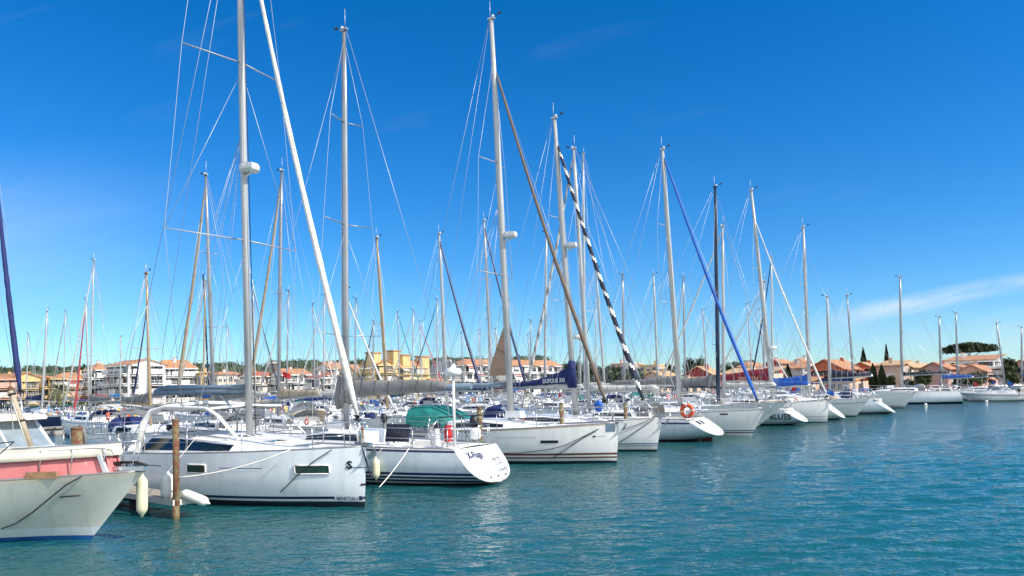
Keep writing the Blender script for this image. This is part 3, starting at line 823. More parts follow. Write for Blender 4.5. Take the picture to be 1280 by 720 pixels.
    fender(fr.w((xb-.28,.25,.90)), .11, .80, 'fendercream', 'long cream fender hanging upright under the bow of the pink motor cruiser', ropeto=fr.w((xb-.2,.12,1.42)))
    return fr, h
fr0, h0 = cruiser_pink()

# ---- A: large white yacht, bow to the right
def yacht_A():
    L = 11.8; o, rz = place(456, 634, 33, L, True); fr = Frame(o, rz)
    e = sail_root('sailing_yacht', o, rz, 'large white yacht with cream cockpit arch and dark hull windows, nearest sailboat')
    h = Hull(L, 3.95, 1.52, 1.22, over=0.08, kst=0.15, zst=-.02, tw=0.92, pm=0.38, pw=2.5, nb=3.0)
    hull_mesh(h, [(0.14,'antifoul'), (0.20,'coolwhite'), (0.27,'navy'), (('d',0.12),'coolwhite'), (('d',0.0),'coolwhite')], e, tmat='white')
    deck_mesh(h, e, cockpit=(-5.2,-1.6,1.15,0.45), ns=40)
    c = Cabin(h, -1.7, fr.xat(405,0,1.6), 1.50, 0.50, nose=0.85, fh=0.06); c.build(e)
    xa = fr.xat(190,-1.6,1.4); xb = fr.xat(277,-1.5,1.5)
    hh = MB()
    # side window in the coachroof
    x0 = max(-1.68, xa)
    for sd in (-1,1): c.window(e, -1.66, max(xb,0.7), 0.16, 0.92, sd, rake=0.35)
    for (pa,pb,n_) in ((233,258,1),(330,364,2)):
        xx0 = fr.xat(pa,-1.85,1.0); xx1 = fr.xat(pb,-1.7,1.0)
        hull_patch(h, xx0, xx1, 0.86, 1.08, -1, 'greenglass', 'hull_window', e, fr='white')
        hull_patch(h, xx0, xx1, 0.86, 1.08, 1, 'greenglass', 'hull_window', e, fr='white')
    for (pa,pb) in ((170,228),(263,326),(368,418)):
        hull_patch(h, fr.xat(pa,-1.9,1.), fr.xat(pb,-1.3,1.), 1.0, 1.022, -1, 'bluegrey', 'side_stripe', e, n=16)
    # lettering at the bow, starboard side
    xt = fr.xat(410,-.6,.28)
    hull_patch(h, xt-.05, h.L/2-.03, .195, .275, -1, 'coolwhite', 'bow_panel', e, off=.006)
    hull_patch(h, fr.xat(444,-.2,.25), fr.xat(451,-.1,.25), .18, .28, -1, 'navy', 'bow_badge', e, off=.012,n=3)
    hull_text(h, 'BENETEAU', xt, .18, .13, -1, 1, 'navy', e, bold=.001, x1=fr.xat(441,-.25,.28))
    hull_text(h, 'S', fr.xat(421,-.6,1.0), .99, .26, -1, 1, 'black', e, bold=.012)
    x = fr.xat(446,-.2,.6); hull_patch(h, x, x+.14, .55,.60,-1,'black','hull_vent',e,n=3)
    mx = fr.xat(312, 0, 1.9)
    base, top = rig(h, e, fr, dict(mx=mx, mz=h.deckz(mx)+.42, top=(297,-150), mr=.088, ft=.97, furl='sailwhite', fr=.085, furlpx=(447,520), furltop=(307,-95), spr=(.35,.67,.90), sw=2.2, sweep=.2, bz=3.0, bl=4.6, brise=.02, bmat='bluegrey', radar=.475, rside=.25, bmat2=1, seed=3), 2)
    b = MB(); p0 = Vector((mx-.15,0,3.12)); b.tube([p0, p0+Vector((-4.3,0,.03))], .10, 'bluegrey', n=8, oval=.8); b.build('sail_cover', e)
    rails(h, e, 2, rnd)
    anchor(h, e)
    # arch / cockpit frame
    xr = fr.xat(193,-1.45,2.5)
    zt = 2.60; ma = 'cabinw'
    xf = fr.xat(298, -1.15, 1.85)
    b = MB()
    def slab(pts, r, hz=1.0):
        b.tube(pts, r, ma, n=8, oval=.55)
    b.tube([Vector((xr-.45,1.6,1.25)), Vector((xr-.1,1.45,2.4)), Vector((xr+.35,1.3,zt)), Vector((xf-1.3,1.2,zt-.05)), Vector((xf,1.15,1.72))], .025, 'steel', n=6)
    for sd in (-1,):
        slab([Vector((xr-.55,sd*1.66,1.25)), Vector((xr-.28,sd*1.60,2.15)), Vector((xr-.08,sd*1.48,2.5)), Vector((xr+.35,sd*1.3,zt)), Vector((xf-1.3,sd*1.2,zt-.05)), Vector((xf-.8,sd*1.2,zt-.25)), Vector((xf,sd*1.15,1.72))], [.14,.12,.10,.085,.08,.075,.07])
    slab([Vector((xr+.3,-1.35,zt)), Vector((xr+.3,0,zt+.08)), Vector((xr+.3,1.35,zt))], .11)
    slab([Vector((xf-1.15,-1.2,zt-.06)), Vector((xf-1.15,0,zt)), Vector((xf-1.15,1.2,zt-.06))], .07)
    b.build('cockpit_arch', e)
    b = MB(); rows = [[Vector((xr+.3+(xf-1.1-xr-.3)*i/6, -1.22+2.44*j/8, zt-.03-.10*(abs(j/4-1)**2)+.03*math.sin(i*2.1+j))) for j in range(9)] for i in range(7)]
    b.grid(rows,'greycloth'); b.build('arch_canopy', e)
    bimini(h, e, xr-1.35, 2.2, 1.55, 2.62, 'greycloth', droop=.22)
    wheel(h, e, -3.9, -.85); wheel(h, e, -3.9, .85)
    b = MB()      # rolled canvas dodger disc on the rail
    b.lathe((-4.6,-1.62,1.62), [(.0,-.05),(.42,-.045),(.47,0),(.42,.045),(0,.05)], 'greycloth', n=20, axis=(.25,1,.1)); b.build('folded_canvas', e)
    b = MB(); b.box((-2.7,0,1.25),(1.3,.35,.6),'cabinw',taper=.85); b.build('cockpit_table', e)
    for y in (-1.45,1.45): winch(e,(-2.6,y,h.deckz(-2.6)+.05)); winch(e,(-1.9,y*.9,h.deckz(-1.9)+.1))
    b = MB(); pts=[c.pt(x,1.3,-1)+Vector((0,0,.03)) for x in (-1.5,-.8,0,.8,1.6)]; b.tube(pts,.014,'steel',n=5)
    for p in pts[::2]: b.tube([p,p-Vector((0,0,.05))],.012,'steel',n=4)
    b.build('handrail', e)
    b = MB()
    for k in range(5): b.tube([(mx-.1, -.5+.25*k, c.pt(mx,1.7,1).z+.03),(-1.6,-.8+.4*k,c.pt(-1.5,1.7,1).z+.03)],.012,rnd.choice(['ropek','ropew','ropek']),n=4)
    b.build('deck_lines', e)
    for x in (fr.xat(345,0,1.9), fr.xat(385,0,1.7)): hatch(h, e, c, x)
    gear(h, e, random.Random(65), 2, True)
    return fr, h
frA, hA = yacht_A()

# ---- B: stern-out sloop with big oval transom
def sloop_B():
    L = 11.0; o, rz = place(624, 605, 31, L, False); fr = Frame(o, rz)
    e = sail_root('sailing_sloop', o, rz, 'grey-white sloop with big oval transom lettered in purple and navy waterline stripes')
    h = Hull(L, 3.6, 1.38, 1.12, over=1.0, kst=0.80, zst=.07, tw=0.66, pm=0.42, pw=2.0, nb=1.8)
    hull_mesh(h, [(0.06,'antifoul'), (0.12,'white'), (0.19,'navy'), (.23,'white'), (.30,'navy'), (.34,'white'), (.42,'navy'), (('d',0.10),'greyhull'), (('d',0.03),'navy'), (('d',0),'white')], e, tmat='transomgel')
    deck_mesh(h, e, cockpit=(-3.9,-1.3,.75,.4))
    c = Cabin(h, -1.0, 3.2, 1.15, .42, nose=.7); c.build(e)
    for sd in (-1,1): c.window(e, -.8, 1.6, .3, .85, sd, rake=.15)
    # name and ladder on transom
    vs, fs = text_mesh('X-Fluga', .30, .004); b = MB()
    def tp(y, z, off=.06): 
        q=y/(h.pt(0,z,1).y+1e-6); return Vector((h.pt(0,z,1).x-0.004-0.05*(1-q*q)-off, y, z))
    for v in vs: b.vert(tp(.78-v.x*.80, .82+v.y*.9, .03))
    for f in fs: b.face(f,'navycloth')
    b.build('lettering', e)
    b = MB()
    for y in (-.30,-.60): b.tube([tp(y,.78,.09), tp(y,.36,.12)],.014,'steel',n=5)
    for z in (.42,.58,.74): b.tube([tp(-.30,z,.1), tp(-.60,z,.1)],.014,'steel',n=5)
    b.torus(tp(-.62,.40,.06),.10,.012,'steel',axis=(1,0,.9),n=14,m=4); b.build('swim_ladder', e)
    for y in (.35,-.05,-.5): q=MB(); q.lathe(tp(y,.25,.04),[(0.035,0),(.035,.02),(0,.02)],'black',n=8,axis=(-1,0,-.9)); q.build('exhaust_outlet', e)
    mx = fr.xat(433,0,1.8)
    rig(h, e, fr, dict(mx=mx, mz=h.deckz(mx)+.35, top=(430,38), mr=.095, mmat='alu', ft=.97, furl='none', spr=(.237,.515,.77), sw=1.6, sweep=.15, boom=False, seed=5, split=True), 2)
    bz = 2.82; b = MB(); p1x = fr.xat(560,0,bz); mast0 = Vector((mx-.1,0,bz)); p1 = Vector((p1x,0,bz+.18))
    b.tube([mast0, p1+Vector((-.9,0,0))], .085,'bluegrey',n=8,oval=1.3); b.build('boom', e)
    b = MB(); cover(b, mast0+Vector((-.1,0,-.02)), p1, .52,.16,.20,'greycloth',pw=.8,drop=.12); b.build('sail_cover', e)
    b = MB(); cover(b, mast0+Vector((.5,0,-.2)), mast0+Vector((-.2,0,.0)), .95,.6,.22,'greycloth',drop=.35,seg=6); b.build('sail_cover', e)
    b = MB(); b.tube([p1, Vector((h.xs(1)+.4,0,h.fs+.3))],.012,'ropek',n=4); b.build('mainsheet', e)
    rails(h, e, 2, rnd)
    for y in (-.9,.9): winch(e,(-2.2,y,h.deckz(-2.2)+.1)); winch(e,(-3.0,y*1.1,h.deckz(-3)+.1))
    wheel(h, e, -3.3, 0, .5)
    
    outboard(e, (-3.6,-1.5,h.deckz(-3.6)+.5))
    b = MB(); b.box((-2.6,1.25,h.deckz(-2.6)+.45),(.9,.08,.55),'solar',ry=0,rx=.2); b.build('solar_panel', e)
    b = MB(); p = Vector((h.xs(1)+.5,.55,h.fs)); b.tube([p, p+Vector((0,0,2.2))],.045,'white',n=8); b.lathe(p+Vector((0,0,2.2)),[(.10,0),(.25,.03),(.27,.16),(.2,.24),(0,.25)],'white',n=16); b.build('radar_pole', e)
    b = MB(); b.tube([p+Vector((.2,.55,.95)), p+Vector((-.3,-1.2,.95))],.02,'black',n=5); b.build('stern_gantry', e)
    b = MB(); b.box((h.xs(1)+.55,.8,h.fs+.45),(.10,.25,.5),'red'); b.build('horseshoe_buoy', e)
    b = MB(); b.lathe((h.xs(1)+.7,-.9,h.fs+.15),[(.12,0),(.18,.05),(.18,.3),(.12,.36),(0,.36)],'cabinw',n=14); b.build('liferaft_canister', e)
    b = MB(); b.tube([(mx-.4,-1.35,h.deckz(mx)+.12),(mx-2.3,-1.45,h.deckz(mx-2.3)+.12)],.03,'black',n=5); b.build('boathook', e)
    rope(fr.w((-3.3,1.58,h.deckz(-3.3)+.03)), on_z(474,609,.25), .05, .016,'ropew','white rope from the oval-transom sloop down to the nearest yacht bow')
    x = fr.xat(471,1.75,.6); q = h.at(x,.55,1,.13)
    fender(fr.w(q), .12,.62,'fendercream','small cream fender against the side of the navy-striped sloop', ropeto=fr.w(h.at(x,1.3,1,.05)))
    gear(h, e, random.Random(66), 2, True)
    return fr, h
frB, hB = sloop_B()

# ---- C: white yacht, red-brown waterline stripes, bow out
def yacht_C():
    L = 10.6; o, rz = place(771, 579, 29, L, True); fr = Frame(o, rz)
    e = sail_root('sailing_yacht', o, rz, 'white yacht with twin red-brown waterline stripes and brown furled genoa')
    h = Hull(L, 3.5, 1.50, 1.15, over=0.12, kst=0.3, zst=.0, tw=0.85, pm=0.40, pw=2.4, nb=2.6)
    hull_mesh(h, [(0.10,'antifoul'), (0.20,'white'), (.26,'bootred'), (.32,'white'), (.40,'bootred'), (('d',0.05),'white'), (('d',0),'tancloth')], e, tmat='white')
    deck_mesh(h, e, cockpit=(-4.4,-1.5,.9,.4))
    c = Cabin(h, -1.5, 3.0, 1.25, .42, nose=.8, fh=.08); c.build(e)
    for sd in (-1,1): c.window(e, -1.3, 1.1, .3, .85, sd, rake=.2)
    xx0 = fr.xat(672,-1.5,.85); xx1 = fr.xat(694,-1.3,.85)
    for sd in (-1,1): hull_patch(h, xx0, xx1, .80,.90,sd,'black','hull_window',e)
    hull_patch(h, fr.xat(620,-1.6,.95), fr.xat(667,-1.5,.95), 1.0,1.012,-1,'bluegrey','side_stripe',e); hull_patch(h, fr.xat(738,-.8,1.), fr.xat(754,-.4,1.), 1.02,1.032,-1,'bluegrey','side_stripe',e,n=4)
    x = fr.xat(737,-.8,1.); hull_patch(h, x,x+.08,.99,1.05,-1,'black','hull_vent',e,n=3)
    mx = fr.xat(639,0,1.9)
    rig(h, e, fr, dict(mx=mx, mz=h.deckz(mx)+.36, top=(614,24), mr=.105, mmat='alupaint', ft=.89, furl='browncloth', fr=.085, furlpx=(756,500), spr=(.36,.64), sw=1.4, bz=3.02, bl=fr.xat(639,0,3)-fr.xat(545,0,3), brise=-.03, bmat='bluegrey', radar=.455, rside=.38, seed=8), 2)
    b = MB()      # brown staysail hanging abaft the mast
    d = proj(fr.w((mx-.5,.1,4)))[2]
    P = [fr.l(at_depth(*q, d+.4)) for q in ((633,398),(636,468),(612,470),(611,464),(622,430))]
    b.poly([P[0],P[1],P[2],P[3],P[4]],'browncloth'); b.poly([(p+Vector((0,.06,0))) for p in [P[0],P[4],P[3],P[2],P[1]]],'browncloth'); b.build('hanging_sail', e)
    rails(h, e, 2, rnd); anchor(h, e)
    sprayhood(h, e, fr.xat(528,0,2), fr.xat(590,0,2), 1.2, .88, 'green', z=1.36, win=None)
    wheel(h, e, -3.7, 0, .5)
    for y in (-1.1,1.1): winch(e,(-2.3,y,h.deckz(-2.3)+.1)); winch(e,(-3.0,y,h.deckz(-3)+.08))
    for x in (1.3,2.4): hatch(h, e, c, x)
    outboard(e, (-4.5,-1.45,h.deckz(-4.5)+.4))
    b = MB(); pts=[c.pt(x,1.3,-1)+Vector((0,0,.04)) for x in (-1.2,-.4,.4,1.2)]; b.tube(pts,.014,'steel',n=5); b.build('handrail', e)
    bx = h.pt(1,99).x
    hull_rope(fr, h, -1, [(748,536),(730,545),(705,557),(685,562),(650,566),(618,567)], .014,'ropek','dark rope drooping across the side of the red-brown striped yacht')
    hull_rope(fr, h, -1, [(748,536),(728,547),(690,573)], .014,'ropek','straight dark rope from the red-brown striped yacht down to the water')
    b = MB(); p=h.pt(1,99); b.grid([[h.at(bx-.42+.06*i,1.18+.3*k/3,-1,.01) for i in range(6)] for k in range(4)],'bluegrey'); b.build('bow_guard', e)
    gear(h, e, random.Random(67), 2, True)
    return fr, h
frC, hC = yacht_C()

# ---- D: yacht with navy boom cover, striped genoa
def yacht_D():
    L = 10.2; o, rz = place(821, 564, 31, L, True); fr = Frame(o, rz)
    e = sail_root('sailing_yacht', o, rz, 'white yacht with navy lettered boom cover and black-and-white spiral furled genoa')
    h = Hull(L, 3.4, 1.42, 1.1, over=0.28, kst=0.3, zst=.0, tw=0.8, pm=0.40, pw=2.2, nb=2.4)
    hull_mesh(h, [(0.08,'antifoul'), (0.22,'white'), (.26,'bluegrey'), (.30,'white'), (.36,'bluegrey'), (('d',0.05),'white'), (('d',0),'white')], e, tmat='white')
    deck_mesh(h, e, cockpit=(-4.2,-1.5,.9,.4))
    c = Cabin(h, -1.5, 2.8, 1.2, .42, nose=.75); c.build(e)
    for sd in (-1,1): c.window(e, -1.3, 1.0, .3, .85, sd, rake=.2)
    mx = fr.xat(719,0,1.9); bz = 3.0
    rig(h, e, fr, dict(mx=mx, mz=h.deckz(mx)+.36, top=(693,148), mr=.10, mmat='alupaint', ft=.93, furl='darkcloth', stripe='sailwhite', fr=.12, furlpx=(803,497), spr=(.38,.66), sw=1.1, bz=bz, bl=fr.xat(719,0,3)-fr.xat(641,0,3), brise=-.12, cov='navycloth', h0=.85, h1=.18, cpw=2.2, cw=.2, covneck=1.1, radar=.565, rside=.4, seed=9), 2)
    vs, fs = text_mesh('DUFOUR 335', .27, .004); b = MB(); xt = fr.xat(677,-.3,3.1)
    kx = (fr.xat(706,-.2,3.1)-xt)/max(v.x for v in vs)
    for v in vs: b.vert((xt+v.x*kx, -.205 , bz-.01+.025*(v.x) + .06+v.y))
    for f in fs: b.face(f,'white')
    b.build('lettering', e)
    b = MB(); b.lathe((mx-.12,-.235,bz+.8),[(0,.0),(.075,.0),(.08,.012),(0,.014)],'white',n=14,axis=(0,-1,0)); b.build('cover_badge', e)
    rails(h, e, 2, rnd); anchor(h, e)
    sprayhood(h, e, fr.xat(621,0,2), fr.xat(664,0,2), 1.2, .85, 'navycloth')
    wheel(h, e, -3.6, 0, .5)
    for x in (1.2,2.2): hatch(h, e, c, x)
    b = MB(); xq=fr.xat(750,-.2,2.0); 
    rows=[]
    b.blob((xq,-.35,h.deckz(xq)+.68),(.22,.16,.26),'blue',jit=.08,rg=rnd); b.tube([(xq,-.35,h.deckz(xq)+.4),(xq,-.35,h.deckz(xq)-.0)],.03,'white',n=6); b.build('covered_grill', e)
    bx = h.pt(1,99).x
    hull_rope(fr, h, -1, [(813,524),(796,531),(778,537)], .014,'ropek','upper dark bow rope of the yacht with the spiral-striped genoa')
    hull_rope(fr, h, -1, [(818,523),(796,538),(774,553)], .016,'ropek','lower dark bow rope of the yacht with the spiral-striped genoa')
    gear(h, e, random.Random(68), 2, True)
    return fr, h
frD, hD = yacht_D()

# ---- generic medium / background sailboat
def sailboat(px, py, theta, L, B, out, label, sp, bands=None, hk=None, covered=None, hood=None, bim=None, lod=1, cabh=.42, win='glass', name='sailing_boat', group=None, org=None, tmat='transomgel', extras=()):
    if org is not None: o, rz = org
    else: o, rz = place(px, py, theta, L, out)
    fr = Frame(o, rz); e = sail_root(name, o, rz, label, 'sailboat', group)
    kw = dict(over=.5 if out else .8, kst=.35, zst=0.0, tw=.75, pm=.41, pw=2.1, nb=2.2); kw.update(hk or {})
    fb = kw.pop('fb', 1.0+L*.035); fs = kw.pop('fs', .8+L*.025)
    h = Hull(L, B, fb, fs, **kw)
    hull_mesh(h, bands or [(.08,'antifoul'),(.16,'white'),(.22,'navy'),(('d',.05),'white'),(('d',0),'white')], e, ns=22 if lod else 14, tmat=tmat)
    rg = random.Random(sp.get('seed', 1)+50)
    deck_mesh(h, e, cockpit=(-L*.40,-L*.14,B*.23,.35), ns=20 if lod else 10)
    c = Cabin(h, -L*.13, L*.27, B*.36, cabh, nose=.7, fh=.12); c.build(e)
    if lod:
        for sd in (-1,1): c.window(e, -L*.11, L*.10, .32, .85, sd, mt=win, rake=.15)
    else:
        for sd in (-1,1): c.window(e, -L*.10, L*.08, .3, .88, sd, mt=win, rake=.1)
    if 'mpx' in sp: sp['mx'] = fr.xat(sp['mpx'],0,1.7)
    sp.setdefault('mx', L*.08)
    rig(h, e, fr, sp, lod)
    rails(h, e, lod, rg)
    if hood: sprayhood(h, e, -L*.19, -L*.08, B*.34, .72, hood, win='vinyl' if lod else None)
    if bim: bimini(h, e, -L*.33, 1.9, B*.36, h.deckz(-L*.33)+1.45, bim)
    if lod:
        if out: anchor(h, e)
        hatch(h, e, c, L*.15)
        for y in (-1,1): winch(e, (-L*.22, y*B*.30, h.deckz(-L*.22)+.06))
        wheel(h, e, -L*.34, 0, .42)
    elif rg.random() < .5:
        wheel(h, e, -L*.34, 0, .38)
    gear(h, e, rg, lod)
    if 'outboard' in extras: outboard(e, (h.xs(h.fs)+.35,-B*.3,h.fs+.45))
    return fr, h, e

# ---- E: stern-out, orange ring buoy
frE, hE, eE = sailboat(902, 551, 32, 10.8, 3.5, False,
    'grey-white sloop with sharp raked transom, orange ring buoy on its rail',
    dict(mpx=737, top=(717,186), mr=.085, mmat='alupaint', ft=.985, furl='lightcloth', stripe='greycloth', fr=.09, spr=(.38,.70), sw=1.1, bz=2.55, bl=3.9, cov='lightcloth', h0=.3, h1=.15, radar=.28, seed=11, split=True),
    bands=[(.06,'antired'),(.11,'antifoul'),(('d',.22),'greyhull'),(('d',.13),'greyhull'),(('d',0),'white')], hk=dict(kst=1.55, zst=.28, tw=.84, fb=1.25, fs=1.12, over=.9), hood='greycloth', cabh=.4)
hull_patch(hE, frE.xat(822,1.4,.95), frE.xat(864,1.2,.95), -.2,-.12, 1,'navy','side_stripe',eE, zf=lambda x: hE.deckz(x)-.03)
def trans_panel(h, e, y0, y1, z0, z1, mt, name):
    b = MB(); rows = []
    for k in range(3):
        z = z0+(z1-z0)*k/2; p = h.pt(0,z,1)
        rows.append([Vector((p.x-.07, y0+(y1-y0)*j/2, z)) for j in range(3)])
    b.grid(rows, mt); b.build(name, e)
trans_panel(hE, eE, .45,.75,.85,1.02,'black','transom_vent'); trans_panel(hE, eE, -.05,.2,.85,1.02,'black','transom_vent')
b = MB(); b.box((hE.xs(.1)+1.0,0,-.0),(.5,.12,.4),'antired'); b.build('rudder', eE)
def ring(pos, axis, label):
    b = MB(); b.torus((0,0,0), .27,.095,'orange',axis=axis,n=28,m=10, matf=lambda i,j: 'white' if i%7==0 else 'orange')
    o = b.build('ring_buoy'); o.location = pos; return tag(o, label, 'ring buoy')
ring(frE.w((-4.2,1.50,hE.deckz(-4.2)+.42)), (-.5,-.85,.1), 'orange ring buoy on the stern rail of the grey raked-transom sloop')

# ---- F: white, blue furled genoa
frF, hF, eF = sailboat(940, 545, 33, 11.0, 3.5, True,
    'white yacht with bright blue furled genoa and twin dark waterline stripes',
    dict(mpx=850, top=(828,187), mr=.105, mmat='alupaint', ft=.985, furl='blue', fr=.095, furlpx=(946,499), spr=(.40,.70), sw=1.2, bz=2.8, bl=4.2, cov='greycloth', h0=.5, h1=.2, seed=12),
    bands=[(.05,'white'),(.16,'white'),(.22,'navy'),(.27,'white'),(.32,'navy'),(('d',.10),'white'),(('d',.06),'bluegrey'),(('d',0),'white')], hk=dict(over=.75, fb=1.5, fs=1.15), bim='lightcloth')
hull_patch(hF, frF.xat(900,-.9,1.2), frF.xat(909,-.9,1.2), 1.16,1.24,-1,'black','hull_window',eF)
# ---- G
frG, hG, eG = sailboat(946, 534, 33, 10.6, 3.3, True,
    'white boat with long raked bow, dark mast and grey canvas over its boom',
    dict(mpx=898, top=(894,234), mr=.10, mmat='darkalu', ft=.985, furl='none', spr=(.26,.58), sw=.55, bz=2.6, bl=3.9, cov='greycloth', h0=.75, h1=.35, cw=.3, seed=13, split=False),
    bands=[(.05,'antifoul'),(.25,'white'),(.29,'bluegrey'),(('d',.3),'white'),(('d',0),'white')], hk=dict(over=1.9, fb=1.55, fs=1.15, nb=1.7))
b = MB(); b.tube([(hG.pt(1,99).x-3.2,-1.0,1.5),(hG.pt(1,99).x-.2,-.12,1.66)], .05,'woodgrey',n=6); b.build('rubbing_strake', eG)
# grey furled genoa of a neighbour leaning left from the dark mast
# ---- H: BLUES
frH, hH, eH = sailboat(1009, 531, 33, 10.0, 3.3, False,
    'grey-white stern-out boat with large dark capital lettering along its side',
    dict(mpx=905, mh=12.2, mr=.08, mmat='alupaint', ft=.98, furl='lightcloth', fr=.08, spr=(.5,), sw=.9, bz=2.5, bl=3.4, cov='lightcloth', h0=.3, h1=.15, seed=14),
    bands=[(.10,'antifoul'),(('d',.05),'greyhull'),(('d',0),'white')], hk=dict(kst=1.5, zst=.2, tw=.84, over=.8, fb=1.2, fs=1.05))
hull_text(hH, 'BLUES', frH.xat(962,1.45,.6), .42, .48, 1, -1, 'black', eH, bold=.012, sx=1.0)
# ---- I: bow-out
frI, hI, eI = sailboat(1034, 528, 34, 10.8, 3.5, True,
    'white yacht with maroon lettered boom cover and pale furled genoa',
    dict(mpx=966, top=(939,238), mr=.10, mmat='alupaint', ft=.87, furl='sailwhite', fr=.06, spr=(.36,.62), sw=1.1, bz=2.9, bl=4.4, cov='maroon', h0=.95, h1=.3, cpw=1.2, cw=.22, seed=15, radar=.24, rside=.35),
    bands=[(.05,'antifoul'),(.40,'white'),(.42,'bluegrey'),(('d',0),'white')], hk=dict(over=.18, fb=1.45, fs=1.15))
vs, fs = text_mesh('ZENITH', .36, .006); b = MB(); xt = frI.xat(922,-.3,3.2)
for v in vs: b.vert((xt+v.x*1.15, -.235, 2.98+v.y*.9))
for f in fs: b.face(f,'wpink')
b.build('lettering', eI)
# ---- J: small raked stern with folded tender
frJ, hJ, eJ = sailboat(1056, 524.2, 33, 9.6, 3.2, False,
    'low white boat with scooped stern between two larger yachts',
    dict(mh=9.0, mr=.07, mmat='alupaint', ft=.97, furl='lightcloth', fr=.07, spr=(.5,), sw=.8, bz=2.4, bl=3.2, cov='blue', h0=.6, h1=.25, seed=16),
    bands=[(.06,'antifoul'),(('d',.0),'white')], hk=dict(kst=1.2, zst=.1, tw=.75, over=.8, fb=1.2, fs=1.05), lod=1)
# ---- J2: bow-out with row of windows
frJ2, hJ2, eJ2 = sailboat(1070, 520.6, 34, 10.4, 3.4, True,
    'white yacht with tall cabin and blue boom cover, right of the maroon-covered one',
    dict(mpx=1012, top=(1004,284), mr=.095, mmat='alupaint', ft=.9, furl='none', spr=(.40,.66), sw=1.0, bz=2.7, bl=3.2, cov='blue', h0=.55, h1=.2, seed=17),
    bands=[(.08,'antifoul'),(('d',.35),'white'),(('d',.30),'bluegrey'),(('d',0),'white')], hk=dict(over=1.0, fb=1.4, fs=1.1), cabh=.6)
# ---- K
frK, hK, eK = sailboat(1119, 517, 33, 10.4, 3.5, False,
    'white sloop with wide raked transom and black boom cover, ending the near rank',
    dict(mpx=1038, top=(1034,371), mr=.085, mmat='alupaint', ft=.97, furl='none', spr=(.55,), sw=.5, bz=3.0, bl=3.2, cov='darkcloth', h0=.75, h1=.2, cpw=1.8, cw=.2, seed=18),
    bands=[(.05,'antifoul'),(.10,'white'),(.17,'navy'),(('d',0),'coolwhite')], hk=dict(kst=1.35, zst=.08, tw=.8, over=.8, fb=1.3, fs=1.2), hood='navycloth', extras=('outboard',))
# ---- L: bow just beyond K
frL, hL, eL = sailboat(1130, 510, 34, 10.0, 3.3, True,
    'white boat with pointed bow peeping out beyond the last wide-transomed sloop',
    dict(mpx=1068, mh=9.5, mr=.07, mmat='alu', ft=.97, furl='none', spr=(.5,), sw=.7, bz=2.6, bl=3.3, cov='navycloth', h0=.4, h1=.2, seed=19),
    hk=dict(over=1.0, fb=1.4, fs=1.1), bim='navycloth')
# ------------------------------------------------------------------ far right boats, background ranks
G = R(38); gn = Vector((math.cos(G), -math.sin(G), 0)); gr = Vector((math.sin(G), math.cos(G), 0))
A0 = on_z(455, 636)
def uv(u, v): return A0 + gr*u + gn*v
frN, hN, eN = sailboat(1203, 504, 22, 11.5, 3.6, False,
    'long white yacht with rounded transom lying apart, right of the near rank',
    dict(mpx=1128, top=(1125,346), mr=.09, mmat='alu', ft=.97, furl='none', spr=(.5,), sw=.5, bz=3.1, bl=4.6, cov='darkcloth', h0=.3, h1=.2, seed=21),
    bands=[(.06,'navy'),(.2,'navy'),(('d',.2),'coolwhite'),(('d',0),'white')], hk=dict(kst=.35, zst=.0, tw=.75, over=.8, fb=1.5, fs=1.3), hood='greycloth')
for (px,py,mp,tp,lb,cv,th) in (
    (1226,500,1177,(1174,396),'small white yacht with blue sail cover beside the long white one','blue',30),
    (1268,497.5,1197,(1195,391),'white sloop moored just left of the sport boats below the white villa','darkcloth',28)):
    sailboat(px, py, th, 7.6, 2.7, False, lb, dict(mpx=mp, top=tp, mr=.09, mmat='alu', ft=.98, furl='none', spr=(.5,), sw=.5, bz=2.6, bl=3.2, cov=cv, h0=.45, h1=.2, seed=px), hk=dict(kst=.6, zst=.05), lod=1)
sailboat(1243, 495, 200, 7.8, 2.7, False, 'white boat with raked mast near the right picture edge',
    dict(mpx=1256, top=(1246,404), mr=.09, mmat='alu', ft=.98, furl='none', spr=(.5,), sw=.5, bz=2.6, bl=3.2, cov='darkcloth', h0=.3, h1=.2, seed=33), hk=dict(kst=.3), lod=1)
sailboat(1304, 493.3, 30, 8.0, 2.8, False, 'white sailboat half hidden by the right edge of the picture',
    dict(mpx=1277, top=(1277,409), mr=.09, mmat='alu', ft=.98, furl='none', spr=(.5,), sw=.5, bz=2.6, bl=3.2, cov='blue', h0=.3, h1=.2, seed=34), lod=1)

